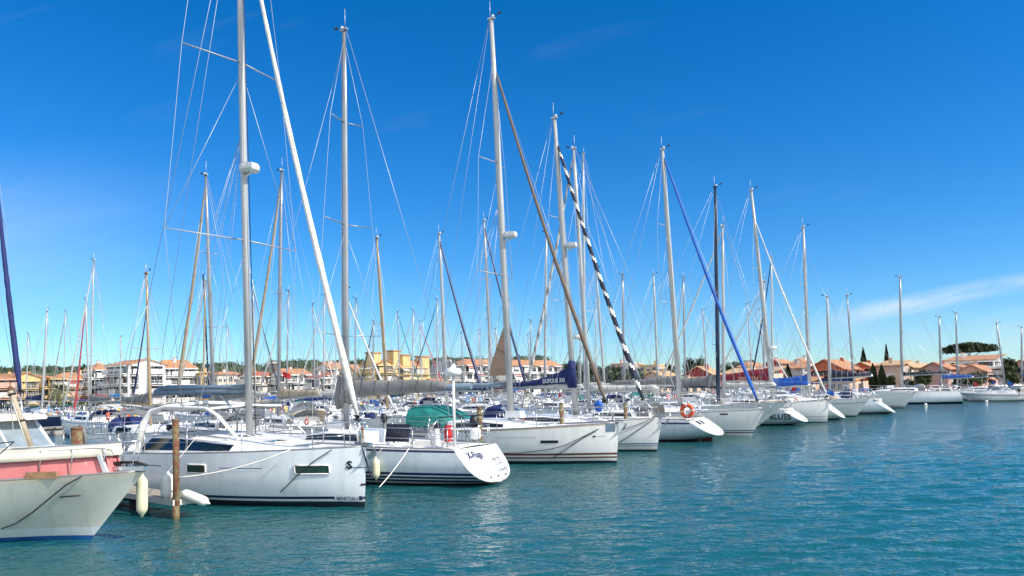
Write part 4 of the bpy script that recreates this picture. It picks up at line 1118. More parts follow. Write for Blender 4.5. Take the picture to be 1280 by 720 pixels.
def motorboat(fr, label, L=7.0, B=2.5, hullm='white', top='none', group=None, seed=1, canvas='navycloth'):
    rg = random.Random(seed)
    e = empty('cabin_boat', (fr.o.x, fr.o.y, 0), fr.rz); tag(e, label, 'motorboat', group)
    h = Hull(L, B, .62+L*.075, .5+L*.055, over=.9, kst=.05, zst=-.2, tw=.9, flare=.3, pw=2.2, nb=1.7)
    hull_mesh(h, [(.08,'antifoul'),(('d',.22),hullm),(('d',.16),'navy'),(('d',0),'white')], e, ns=14, tmat=hullm)
    deck_mesh(h, e, cockpit=(-L*.45,-L*.08,B*.34,.4), ns=12)
    c = Cabin(h, -L*.06, L*.34, B*.38, .42, nose=.8, fh=.1); c.build(e)
    z0 = h.deckz(0)+.38; x0 = L*.10
    b = MB(); w = B*.37
    a = [Vector((-L*.12,-w,z0)), Vector((x0-.1,-w*.95,z0)), Vector((x0+.25,0,z0)), Vector((x0-.1,w*.95,z0)), Vector((-L*.12,w,z0))]
    t = [p + Vector((-.45,-p.y*.12,.48)) for p in a]
    b.grid([a,t],'vinyl'); b.build('windscreen', e)
    b = MB(); b.tube(t,.025,'steel',n=5)
    for p,q in zip(a,t): b.tube([p,q],.02,'steel',n=4)
    b.build('windscreen_frame', e)
    if top == 'hard':
        b = MB(); rows=[]
        for i in range(6):
            x = -L*.30+(L*.34)*i/5; rows.append([Vector((x,w*1.05*y,z0+1.05+zz)) for y,zz in ((-1,0),(-1,.06),(0,.12),(1,.06),(1,0),(0,-.01))])
        b.rings(rows,'cabinw'); 
        for sd in (-1,1):
            for x,xx in ((-L*.27,-.1),(-.02*L,.35)): b.tube([(x+xx,sd*w,z0-.1),(x,sd*w,z0+1.06)],.03,'white',n=5)
        b.build('hardtop', e)
    elif top == 'fly':
        b = MB(); b.box((-L*.07,0,z0+.45),(L*.32,w*2,1.0),'cabinw',taper=.86); b.build('deckhouse', e)
        for sd in (-1,1):
            q = MB(); q.box((-L*.07,sd*w*.94,z0+.52),(L*.26,.05,.42),'glass',rx=sd*.07); q.build('window', e)
        b = MB(); b.box((-L*.10,0,z0+1.1),(L*.34,w*1.9,.32),'cabinw'); b.build('flybridge', e)
    elif top == 'canvas':
        bimini(h, e, -L*.15, 1.8, w, z0+1.15, canvas)
    b = MB(); p=[Vector((x, -max(.06,h.deckw(x)-.08), h.deckz(x)+.5)) for x in (L*.05,L*.25,L*.40,L*.5)]; P = p+[Vector((h.pt(1,99).x,0,h.fb+.5))]+[Vector((q.x,-q.y,q.z)) for q in p[::-1]]
    b.tube(P,.02,'steel',n=4)
    for q in P: b.tube([q,q-Vector((0,0,.5))],.018,'steel',n=4)
    b.build('bow_rail', e)
    if rg.random()<.7: outboard(e, (h.xs(.8)-.15,0,h.fs+.25))
    return e, h
def frame_at(P, rz): return Frame((P.x,P.y,0), rz)
# two sport boats under the villa on the right
for px,py,lb in ((1242,501.2,'small white sport boat right of the blue-covered yacht'),(1266,500.4,'white sport boat with tilted outboard under the white villa')):
    P = on_z(px,py); motorboat(frame_at(P, R(150)), lb, 4.6, 1.9, seed=px)

BG = []
def bgboat(P, rz, sp, **kw):
    fr, h, e = sailboat(0,0,0, kw.pop('L',10), kw.pop('B',3.2), True, 'x', sp, lod=kw.pop('lod',0), org=(P, rz), name='moored_sailboat', group='sailboats moored in the ranks behind', **kw)
    BG.append((e, sp, kw, h)); return fr, h, e
# masts that can be told apart in the photo: (mast-foot px, world depth, top px, mast material, furl material, heading deg (0 = bow right), furl foot px, cover)
named = [   # mast-foot column, rank (v), mast-top pixel, mast / furl material, heading, furl foot pixel, cover, length
 (52, -57, (59,389), 'alupaint', None, -38, None, 'navycloth', 10.5),
 (112, -57, (107,374), 'alupaint', 'red', 142, (92,522), 'red', 10),
 (150, -79, (151,421), 'alupaint', None, -38, None, 'skyblue', 8),
 (184, -57, (185,369), 'alupaint', 'navy', 142, (164,512), 'greycloth', 10),
 (268, -21.5, (257,219), 'alu', 'tancloth', 142, (222,488), 'greycloth', 10.5),
 (348, -21.5, (352,214), 'alu', 'tancloth', 142, (314,470), 'tancloth', 11),
 (485, -21.5, (471,298), 'goldalu', None, -38, None, 'greycloth', 10.5),
 (559, -21.5, (549,293), 'alupaint', 'navy', -38, (603,490), 'lightcloth', 10.5),
 (616, -21.5, (605,276), 'alupaint', 'navy', -38, (660,490), 'navycloth', 11),
 (681, -21.5, (683,291), 'alupaint', None, 142, None, 'lightcloth', 11),
 (731, -21.5, (729,192), 'alupaint', None, 142, None, 'lightcloth', 11.8),
 (757, -21.5, (745,336), 'alupaint', 'bluegrey', -38, (803,480), 'lightcloth', 10),
 (781, -21.5, (778,343), 'alu', None, 142, None, 'blue', 10),
 (823, -21.5, (817,343), 'alupaint', None, -38, None, 'lightcloth', 10.5),
 (857, -21.5, (854,346), 'alu', 'lightcloth', 142, (838,470), 'navycloth', 10.5),
 (966, -15.5, (964,321), 'alupaint', 'navycloth', 142, (940,470), 'blue', 11),
 (262, -57, (254,344), 'darkalu', None, -38, None, 'lightcloth', 10.5),
 (466, -57, (467,401), 'alu', 'ropek', 142, (446,500), 'tancloth', 9.5),
]
rb = random.Random(42)
HC = ['white']*7+['coolwhite','cream','greyhull','navy']
def rand_bands(rg):
    hc = rg.choice(HC); st = rg.choice(['navy','bootred','blue','green','bluegrey','white'])
    return [(.08,rg.choice(['antifoul','antired','antiblue'])),(.15,'white'),(.22,st),(('d',.12),hc),(('d',.08),st),(('d',0),'white')], hc, st
for (bx, vr, tp, mm, fm, ang, fpx, cv, L) in named:
    lo_, hi_ = -10.0, 120.0
    for _ in range(50):
        m_ = (lo_+hi_)/2
        if proj(uv(m_, vr)+Vector((0,0,1.55)))[0] < bx: lo_ = m_
        else: hi_ = m_
    Y = uv(lo_, vr).y
    z = 1.55; M0_ = at_px(bx, Y, z); rz = R(ang); mxl = L*.08
    P = M0_ - Matrix.Rotation(rz,3,'Z') @ Vector((mxl,0,0)); P.z = 0
    bands, hc, st = rand_bands(rb)
    sp = dict(mx=mxl, top=tp, mmat=mm, furl=fm or 'none', fr=.10 if fm else .08, spr=rb.choice([(.5,),(.38,.68)]), sw=.8, bz=2.6, bl=L*.34, cov=cv, h0=.5, h1=.2, seed=int(bx), mr=.085 if Y<65 else .09, split=False)
    if fpx: sp['furlpx'] = fpx
    bgboat(P, rz, sp, L=L, B=L*.31, bands=bands, hood=rb.choice([None,cv if cv!='lightcloth' else 'navycloth','green','lightcloth']), lod=1 if Y<65 else 0)
# boat with navy furled genoa entering at the left edge
P = at_px(-22, 29, 1.5); sailboat(0,0,0,10.5,3.4,True,'white sloop at the left edge whose navy furled genoa crosses the sky',
    dict(mx=1.0, top=(-52,60), mmat='alupaint', furl='navycloth', fr=.10, furlpx=(25,488), furltop=(-8,190), spr=(.55,.28+.55), sw=1.4, bz=2.8, bl=3.6, cov='navycloth', seed=77), org=(Vector((P.x-.8,P.y+.5,0)), R(-38)), lod=1)

# fill the ranks: positions on berths along the pontoons
occupied = [(e.location.x, e.location.y) for e,_,_,_ in BG]
for f in (fr0,frA,frB,frC,frD,frE,frF,frG,frH,frI,frJ,frJ2,frK,frL): occupied.append((f.o.x,f.o.y))
covs = ['navycloth','lightcloth','greycloth','blue','tancloth','green','maroon','darkcloth','tancloth','lightcloth','greycloth','lightcloth','darkcloth','red']
ranks = [(-21.5,-38,4,95),(-42,142,2,96),(-57,-38,0,98),(-79,142,-5,100),(-93,-38,-10,100),(-112,142,-15,95)]
nbg = 0
for ri,(v, ang, u0, u1) in enumerate(ranks):
    u = u0+rb.uniform(0,3)
    while u < u1:
        Pw = uv(u, v); L = rb.uniform(8.3,11.5); step = L*.31+rb.uniform(.7,1.3)
        u += step*(1.0 if ri < 3 else 1.1)
        if Pw.y > 122 - .18*max(0,-Pw.x) - (.35*max(0,Pw.x)) : continue
        px = proj((Pw.x,Pw.y,1.5))[0]
        if px < -60 or px > 1180 or (px < 250 and v < -85) or (px < 115 and Pw.y < 52): continue
        if any(abs((Vector((a,b_,0))-Pw).dot(gr)) < 3.45 and abs((Vector((a,b_,0))-Pw).dot(gn)) < 10.8 for a,b_ in occupied): u -= step*.6; continue
        if rb.random() < .06: continue
        occupied.append((Pw.x,Pw.y)); dist = Pw.length; nbg += 1
        rz = R(ang+rb.uniform(-3,3)); lod = 0
        if rb.random() < (.30 if ri in (1,3,5) else .22):
            e,_ = motorboat(Frame(Pw, rz), 'x', rb.uniform(6.5,9.5), rb.uniform(2.4,3.1), hullm=rb.choice(['white','white','cream','navy']), top=rb.choice(['none','hard','fly','canvas','canvas']), canvas=rb.choice(covs), seed=nbg)
            BG.append((e, dict(motor=True), {}, None)); e.name='moored_cabin_boat'; e['group']='motorboats moored in the ranks behind'
            continue
        bands, hc, st = rand_bands(rb); cv = rb.choice(covs)
        mh = L*1.12*rb.uniform(.85,1.05)
        if dist < 50: mh *= .80     # photo: the nearer rear boats carry short rigs
        sp = dict(mx=L*.08, mh=mh, leany=rb.uniform(-.15,.15), mmat=rb.choice(['alupaint','alu','alupaint','alupaint','goldalu']), furl=rb.choice(['none','sailwhite','lightcloth',cv,'none']), fr=.07,
                  spr=rb.choice([(.5,),(.5,),(.38,.68)]), sw=.75, bz=2.5, bl=L*.34, cov=cv, h0=rb.uniform(.35,.6), h1=.2, seed=nbg+100, mr=.07, split=False)
        bgboat(Pw, rz, sp, L=L, B=L*.31, bands=bands, hood=rb.choice([None,cv,'green','navycloth','lightcloth','blue']), bim=rb.choice([None,None,None,'navycloth','lightcloth','blue']))
print('background boats', len(BG))
# label the background boats by look and by what they stand in front of
landm = [(-999,25,'at far left'),(25,115,'before the yellow flats'),(115,245,'before the white apartment block'),(245,345,'below the orange-roofed terrace'),
         (345,440,'below the stacked white houses'),(440,540,'before the yellow turrets'),(540,700,'before the red awnings'),
         (700,830,'before the dark trees'),(830,905,'before the dark red house'),(905,985,'before the long cream house'),(985,1090,'before the terracotta house'),(1090,2000,'near the beige house')]
cnames = dict(navycloth='navy', lightcloth='pale', greycloth='grey', blue='blue', tancloth='tan', green='green', maroon='maroon', darkcloth='black', skyblue='sky-blue', red='red')
cells = {}
for e, sp, kw, _ in BG:
    px = proj((e.location.x, e.location.y, 1.5))[0]; Y = e.location.y
    lm = next(t for a,b_,t in landm if a <= px < b_)
    rk = 'near' if Y < 45 else ('middle' if Y < 75 else 'far')
    if sp.get('motor'): look = 'mastless motorboat'
    else:
        look = '%s-covered sailboat' % cnames.get(sp.get('cov'),'pale')
    cells.setdefault((lm, rk, look), []).append((px, e))
ordn = ['leftmost','second','third','fourth','fifth','sixth','seventh','eighth','ninth','tenth','eleventh','twelfth']
for (lm, rk, look), lst in cells.items():
    lst.sort(key=lambda t: t[0])
    for i, (px, e) in enumerate(lst):
        hullw = 'moored' 
        if len(lst) == 1: e['label'] = 'only %s, %s ranks, %s' % (look, rk, lm)
        else: e['label'] = '%s %s of %d, %s ranks, %s' % (ordn[min(i,11)], look, len(lst), rk, lm)

# ------------------------------------------------------------------ pontoons, piles, jetty, fenders
def pontoon(u0, u1, v, w, label):
    a = uv(u0,v); b_ = uv(u1,v); c = (a+b_)/2; L = (b_-a).length; ang = math.atan2(gr.y, gr.x)
    e = empty('pontoon', (c.x,c.y,0), ang); tag(e, label, 'pontoon')
    m = MB(); m.box((0,0,.50),(L,w,.10),'woodgrey'); m.build('walkway', e)
    m = MB(); k = int(L/6)
    for i in range(k): m.box((-L/2+L*(i+.5)/k,0,.15),(3.6,w*.8,.58),'concrete')
    m.build('float', e)
    return e
pontoon(-12,108,-13.6,2.0,'grey planked pontoon behind the near rank of yachts')
pontoon(-16,106,-49.5,2.0,'second planked pontoon parallel to the near one')
pontoon(-20,100,-86,2.0,'third and farthest planked pontoon')
def pile(P, top, r, mt, label, group=None):
    o = empty('mooring_pile', (P.x,P.y,-1.0)); m = MB()
    m.tube([(0,0,0),(0.01,0,.7+top*.5),(0,0,1+top)], [r*1.06,r,r*.97], mt, n=14); m.build('pile_shaft', o)
    m = MB(); m.lathe((0,0,1+top),[(r*.97,0),(r*1.05,.01),(r*1.02,.05),(r*.4,.07),(0,.075)],'rust_cap' if 'rust_cap' in MATS else mt,n=14); m.build('pile_cap', o)
    m = MB(); m.tube([(0,0,.7),(0,0,1.3)],[r*1.10,r*1.12],mt,n=12); m.build('waterline_growth', o)
    tag(o, label, 'mooring pile', group)
PJ = on_z(220,648); pile(PJ, (648-528)/F*PJ.y, .078, 'brownpile', 'tall rusty pile at the end of the little jetty')
P1 = at_px(96,18.6,1.9); pile(P1, CH-(536-493)/F*18.6, .135, 'brownpile', 'thick rusty pile standing just behind the pink motor cruiser')
for px, Y, py, lb in ((600,25,511,'greenish pile behind the oval-transom sloop'),(702,30,505,'slim weathered pile behind the red-brown striped yacht'),(782,33,505,'weathered pile behind the bow of the navy-covered yacht'),(451,22.6,536,'short green pile beside the bow of the nearest yacht')):
    Q = at_px(px,Y,1.5); pile(Q, CH-(py-(481-(px-640)*.0227))/F*Y, .085 if px!=459 else .10, 'greenpile', lb, None)
# jetty (catway) between cruiser and yacht A
pa = on_z(105,604,.42); pb = on_z(233,624,.42); dirj = (pb-pa).normalized(); cen = (pa+pb)/2
e = empty('finger_jetty', (cen.x,cen.y,0), math.atan2(dirj.y,dirj.x)); tag(e,'narrow weathered finger jetty between the pink cruiser and the nearest yacht','jetty')
Lj = (pb-pa).length+1.5; m = MB()
for i in range(int(Lj/.16)): m.box((-Lj/2-.7+.16*i+.08,.0,.44+.004*(i%2)),(.145,.62,.035),'woodgrey')
m.build('planking', e)
m = MB()
for sd in (-1,1): m.box((-.7,sd*.34,.38),(Lj,.05,.14),'foam')
m.box((Lj/2-.72,0,.38),(.06,.73,.14),'foam'); m.build('edge_beam', e)
m = MB(); m.lathe((Lj/2-3.2,0,-.3),[(.1,0),(.24,.05),(.24,.55),(.1,.6)],'rubber',n=12); m.tube([(-Lj/2,0,.3),(Lj/2-.8,0,.3)],.03,'foam',n=5); m.build('float', e)
pe = pb+dirj*.05
fender(Vector((pe.x+.22,pe.y-.10,.47)), .12,.75,'fender','white fender lying across the end of the little jetty',axis=(.93,-.2,-.32))
q = at_px(210,18.1,.65)
fender(Vector((q.x,q.y,.73)), .17,.62,'fender','plump white fender standing at the jetty against the white yacht', ropeto=(q.x+.35,q.y+.9,1.9))
q2=at_px(150,17.9,.6)
rope((PJ.x+.08,PJ.y-.05,.98), frA.w((hA.pt(1,99).x-1.6,-1.05,1.50)), .12,.014,'ropew','white rope from the rusty jetty pile up to the nearest yacht bow')
hull_rope(frA, hA, -1, [(414,562),(392,576),(372,593),(350,615)], .013,'ropek','dark slanting line down the side of the big white yacht')  # thin dark tube laid slanting along the hull side
rope(frA.w((hA.pt(1,99).x-.1,-.05,1.5)), frA.w((hA.pt(1,99).x+.12,.05,.75)), .0,.02,'ropek','dark rope hanging from the bow roller of the nearest yacht')

# deck clutter that reads between the hulls: sail bags, flags, laundry on the neighbours
def flag(pos, ang, mt, label):
    o = empty('pennant', pos, ang); m = MB(); m.tube([(0,0,-.5),(0,0,.5)],.012,'steel',n=4); m.build('flagstaff', o)
    m = MB(); m.grid([[Vector((.55*i/6, .05*math.sin(i*1.4), .45-.3*k/2-.15*i/6)) for i in range(7)] for k in range(3)], mt); m.build('cloth', o); tag(o,label,'flag')
q = at_px(353,41,3.6); flag(q, -.4,'red','small red flag above the tan boom cover behind the nearest yacht')

# sanity: no two hulls may overlap
rects = []
for o_ in list(col.objects):
    if o_.name.startswith('hull') and o_.parent and not o_.parent.parent:
        vs_l = [v.co for v in o_.data.vertices]; x0_=min(v.x for v in vs_l)+.5; x1_=max(v.x for v in vs_l)-.6; w_=max(v.y for v in vs_l)*.9
        f_ = Frame((o_.parent.location.x,o_.parent.location.y,0), o_.parent.rotation_euler.z)
        rects.append((o_.parent, f_, x0_, x1_, w_))
for i in range(len(rects)):
    for j in range(i+1,len(rects)):
        A_, B_ = rects[i], rects[j]
        if (A_[1].o-B_[1].o).length > 14: continue
        hit = any(B_[2] < q.x < B_[3] and abs(q.y) < B_[4]*.9 for q in [B_[1].l(A_[1].w((A_[2]+(A_[3]-A_[2])*a/10, sd*A_[4]*(1 if a<6 else .5), 0))) for a in range(11) for sd in (-1,0,1)])
        if hit: print('OVERLAP', A_[0].name, '|', A_[0]['label'], '|', B_[0].name, '|', B_[0]['label'])
# ------------------------------------------------------------------ town
GA = math.atan2(gn.y, gn.x)
def zpx(px, py, Y):
    r = ray(px, py); return CH + r.z*(Y/r.y)
def house(label, pl, pc, prr, Y, eave, ridge, wall, roof='tile', rt='r', nl=(0,0), nr=(0,0), wallL=None, base=.9, cat='house', win='win', name='house', extra=None, maxl=26, cut=0.0, chim=1, sh=None):
    """pl, pc, prr: pixel columns of the left end, near corner and right end; Y: depth of the corner; eave / ridge: pixel rows at the corner"""
    C = at_px(pc, Y, 2.0); C.z = 0
    def ext(d, px):
        lo, hi = 0.3, maxl
        inc = proj(C + d*hi + Vector((0,0,2)))[0] > proj(C + d*lo + Vector((0,0,2)))[0]
        for _ in range(40):
            m = (lo+hi)/2; q = proj(C+d*m+Vector((0,0,2)))[0]
            if (q < px) == inc: lo = m
            else: hi = m
        return lo
    wl = ext(-gn, pl); wr = ext(gr, prr); wl = max(wl, 3.0); wr = max(wr, 3.0)
    H = zpx(pc, eave, Y); RH = zpx(pc, ridge, Y); 
    e = empty(name, (C.x, C.y, 0), GA); tag(e, label, cat)
    b = MB(); b.box((-wl/2, wr/2, (base-1.0+H)/2), (wl, wr, H-base+1.0), wall)
    if rt == 'r' :
        for y in (0.0, wr):
            t = [(-wl,y,H),(0,y,H),(-wl/2,y,RH)]
            b.poly(t if y == 0 else t[::-1], wall)
    if rt == 'n':
        for x in (-wl, 0.0):
            t = [(x,0,H),(x,wr,H),(x,wr/2,RH)]
            b.poly(t if x == 0 else t[::-1], wall)
    b.build('wall', e)
    o = .35; th = .14; b = MB()
    def slab(P):
        P = [Vector(p) for p in P]; n = (P[1]-P[0]).cross(P[2]-P[0]).normalized(); n = n if n.z > 0 else -n
        up = [b.vert(p+n*(th+.02)) for p in P]; dn = [b.vert(p+n*.02) for p in P]
        b.face(up, roof); b.face(dn[::-1], roof)
        for i in range(4): b.face((dn[i],dn[(i+1)%4],up[(i+1)%4],up[i]), roof)
    dz = (RH-H)
    if rt == 'r':
        k = o*dz/(wl/2)
        slab([(o,-o,H-k),(o,wr+o,H-k),(-wl/2,wr+o,RH),(-wl/2,-o,RH)]); slab([(-wl/2,-o,RH),(-wl/2,wr+o,RH),(-wl-o,wr+o,H-k),(-wl-o,-o,H-k)])
    elif rt == 'n':
        k = o*dz/(wr/2)
        slab([(o,-o,H-k),(o,wr/2,RH),(-wl-o,wr/2,RH),(-wl-o,-o,H-k)]); slab([(o,wr/2,RH),(o,wr+o,H-k),(-wl-o,wr+o,H-k),(-wl-o,wr/2,RH)])
    elif rt == 'front':     # lean-to falling toward the -r face
        slab([(o,-o,H),(o,wr+o,RH),(-wl-o,wr+o,RH),(-wl-o,-o,H)])
    elif rt == 'hip':
        a = min(wl,wr)/2*.9; q = [(-wl-o,-o,H-.05),(o,-o,H-.05),(o,wr+o,H-.05),(-wl-o,wr+o,H-.05)]
        if wl > wr: r1=(-wl+a,wr/2,RH); r2=(-a,wr/2,RH)
        else: r1=(-wl/2,a,RH); r2=(-wl/2,wr-a,RH)
        if wl > wr:
            b.poly([q[0],q[1],r2,r1],roof); b.poly([q[1],q[2],r2],roof); b.poly([q[2],q[3],r1,r2],roof); b.poly([q[3],q[0],r1],roof)
        else:
            b.poly([q[0],q[1],r1],roof); b.poly([q[1],q[2],r2,r1],roof); b.poly([q[2],q[3],r2],roof); b.poly([q[3],q[0],r1,r2],roof)
        b.poly([q[3],q[2],q[1],q[0]],roof)
    elif rt == 'flat':
        b.box((-wl/2,wr/2,H+.15),(wl+.3,wr+.3,.3),wall)
    ro = b.build('roof', e)
    rg = random.Random(int(pc*7+Y))
    for _ in range(chim):
        cx, cy = -wl*rg.uniform(.25,.75), wr*rg.uniform(.3,.7)
        b = MB(); b.box((cx,cy,RH-.1),(.55,.4,1.0),wall); b.box((cx,cy,RH+.42),(.65,.5,.10),roof); b.build('chimney', ro)
    def windows(face, cols, rows_, W):
        if not cols or not rows_: return
        fh = (H-base)/rows_
        for i in range(cols):
            for j in range(rows_):
                t = W*(i+.5)/cols; z = base + fh*(j+.5); ww = min(1.5, W/cols*.55); hh = min(1.5, fh*.55)
                kind = win if isinstance(win,str) else win[(i+j)%len(win)]
                w = MB(); 
                def put(c, s, mt, off):
                    if face == 'R': w.box((off, c[0], c[1]), (s[2], s[0], s[1]), mt)
                    else: w.box((-c[0], -off, c[1]), (s[0], s[2], s[1]), mt)
                tt = t
                if kind == 'win':
                    put((tt,z),(ww+.2,hh+.2,.12),'winframe',.02); put((tt,z),(ww,hh,.14),'winglass',.03); put((tt,z),(.06,hh,.15),'winframe',.034)
                    if rg.random()<.4: put((tt,z+hh*.22),(ww,hh*.5,.15),'winframe',.036)
                    w.build('window', e)
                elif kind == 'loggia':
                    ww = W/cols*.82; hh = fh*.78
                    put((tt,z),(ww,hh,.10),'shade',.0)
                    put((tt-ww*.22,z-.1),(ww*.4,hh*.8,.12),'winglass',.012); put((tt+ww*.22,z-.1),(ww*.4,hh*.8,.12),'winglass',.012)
                    w.build('window', e)
                    w = MB(); put((tt,z-hh*.5),(ww+.3,.18,1.0),wall,.45)
                    put((tt,z-hh*.5+.5),(ww+.2,.8 if rg.random()<.5 else .07,.06),wall if rg.random()<.6 else 'winframe',.92)
                    for q in range(7): put((tt-ww*.5+ww*q/6,z-hh*.5+.5),(.05,.9,.05),'winframe',.9)
                    w.build('balcony', e)
                    w = MB(); put((tt,z+hh*.5+.06),(ww+.3,.22,.7),wall,.3); w.build('lintel', e)
                    if sh and rg.random() < .45:
                        w = MB()
                        if face == 'R': w.box((.65,tt,z+hh*.28),(1.1,ww*.95,.05),sh,ry=.5)
                        else: w.box((-tt,-.65,z+hh*.28),(ww*.95,1.1,.05),sh,rx=.5)
                        w.build('awning', e)
                elif kind == 'shutter':
                    put((tt,z),(ww,hh,.1),'winglass',.01)
                    for q in (-1,1): put((tt+q*ww*.78,z),(ww*.5,hh+.1,.08),'woodgrey',.03)
                    w.build('window', e)
    windows('R', nr[0], nr[1], wr); windows('L', nl[0], nl[1], wl)
    if extra: extra(e, wl, wr, H, RH)
    return e
# left
def arches(e, wl, wr, H, RH):
    pass
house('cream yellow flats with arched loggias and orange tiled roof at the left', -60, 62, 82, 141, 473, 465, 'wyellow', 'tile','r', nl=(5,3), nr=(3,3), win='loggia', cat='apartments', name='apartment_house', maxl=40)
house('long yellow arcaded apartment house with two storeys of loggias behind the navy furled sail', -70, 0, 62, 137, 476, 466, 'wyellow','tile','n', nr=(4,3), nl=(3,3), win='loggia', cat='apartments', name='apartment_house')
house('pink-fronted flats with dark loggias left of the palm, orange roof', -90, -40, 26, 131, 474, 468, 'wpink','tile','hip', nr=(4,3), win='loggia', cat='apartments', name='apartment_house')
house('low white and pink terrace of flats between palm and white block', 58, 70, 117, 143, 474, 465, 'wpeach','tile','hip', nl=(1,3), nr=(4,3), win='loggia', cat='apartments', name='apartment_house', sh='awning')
def whiteblock(e, wl, wr, H, RH):
    b = MB(); b.box((.4,wr*.33,(H+.9)/2+.5),(1.0,wr*.22,H-1.5),'wwhite'); b.build('stair_tower', e)
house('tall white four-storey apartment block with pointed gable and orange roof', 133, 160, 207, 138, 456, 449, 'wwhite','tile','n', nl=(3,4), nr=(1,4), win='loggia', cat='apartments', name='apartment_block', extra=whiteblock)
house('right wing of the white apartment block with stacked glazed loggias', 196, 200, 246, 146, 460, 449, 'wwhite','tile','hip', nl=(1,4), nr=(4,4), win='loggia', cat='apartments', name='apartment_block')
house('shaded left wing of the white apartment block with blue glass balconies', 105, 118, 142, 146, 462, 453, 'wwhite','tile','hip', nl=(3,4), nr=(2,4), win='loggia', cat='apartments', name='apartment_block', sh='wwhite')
# centre left
C_ = [
 ('small ochre house just right of the white apartment block',244,252,266,150,466,463,'wochre','tilepale','hip',(2,2),(2,2)),
 ('cream terrace with long flat orange roof left of the big yacht mast',262,272,304,150,468,464,'wcream','tile','hip',(2,3),(5,3)),
 ('red-walled terrace house behind the big yacht mast',300,312,338,145,470,465,'wpale','tilered','r',(2,3),(4,3)),
 ('white stacked houses with small balconies right of the big yacht mast',338,356,388,146,468,461,'wwhite','tile','r',(3,3),(4,3)),
 ('white house with a red tiled lean-to roof',384,400,418,142,472,466,'wwhite','tilered','front',(3,2),(2,3)),
 ('tall pale house with broad orange gable behind the white genoa',392,414,440,158,461,453,'wpale','tile','r',(3,4),(4,4)),
 ('brown-orange house left of the yellow turreted building',428,448,468,138,467,456,'wochre','tile','r',(3,3),(3,3)),
 ('grey-roofed house with pointed gable right of the yellow turreted building',534,556,580,148,466,452,'wwhite','slate','n',(3,3),(3,3)),
 ('little orange-walled house below the grey gable',532,544,560,132,479,474,'wterra','tile','r',(2,2),(2,2)),
 ('pale house with roof terrace above the grey gable',556,562,572,170,456,451,'wpale','tile','flat',(2,3),(2,3)),
]
for lb,a,b_,c,Y,ev,rd,w,rf,rt,nl,nr in C_:
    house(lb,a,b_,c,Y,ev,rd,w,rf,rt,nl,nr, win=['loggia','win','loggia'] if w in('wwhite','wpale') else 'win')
def turrets(xs):
    def f(e, wl, wr, H, RH):
        for i,(x,y,hh) in enumerate(xs):
            b = MB(); b.box((-wl*x, wr*y, (RH+hh)/2+.5), (1.9,1.9,RH+hh-1), 'wyellow'); b.box((-wl*x, wr*y, RH+hh+.15),(2.2,2.2,.25),'tile'); b.build('turret', e)
    return f
house('yellow turreted apartment building with square chimney towers, left half', 452, 470, 496, 133, 456, 450, 'wyellow','tile','n', nl=(2,4), nr=(3,4), win='loggia', cat='apartments', name='apartment_building', extra=turrets([(.3,.1,1.2),(.1,.95,1.6)]), sh='wwhite')
house('yellow turreted apartment building with square chimney towers, right half', 488, 500, 534, 136, 459, 450, 'wyellow','tile','hip', nl=(2,4), nr=(4,4), win='loggia', cat='apartments', name='apartment_building', extra=turrets([(.3,.25,.8),(.2,.92,.6)]), sh='wwhite')
house('long white apartment range with orange roof and small red awnings', 562, 582, 640, 150, 456, 448, 'wwhite','tile','hip', nl=(2,4), nr=(6,4), win=['win','loggia'], cat='apartments', name='apartment_range', sh='awning', maxl=50)
house('right end of the white apartment range with red awnings, beside the dark trees', 630, 640, 702, 152, 457, 449, 'wwhite','tile','hip', nl=(1,4), nr=(6,4), win=['loggia','win'], cat='apartments', name='apartment_range', sh='awning', maxl=50)
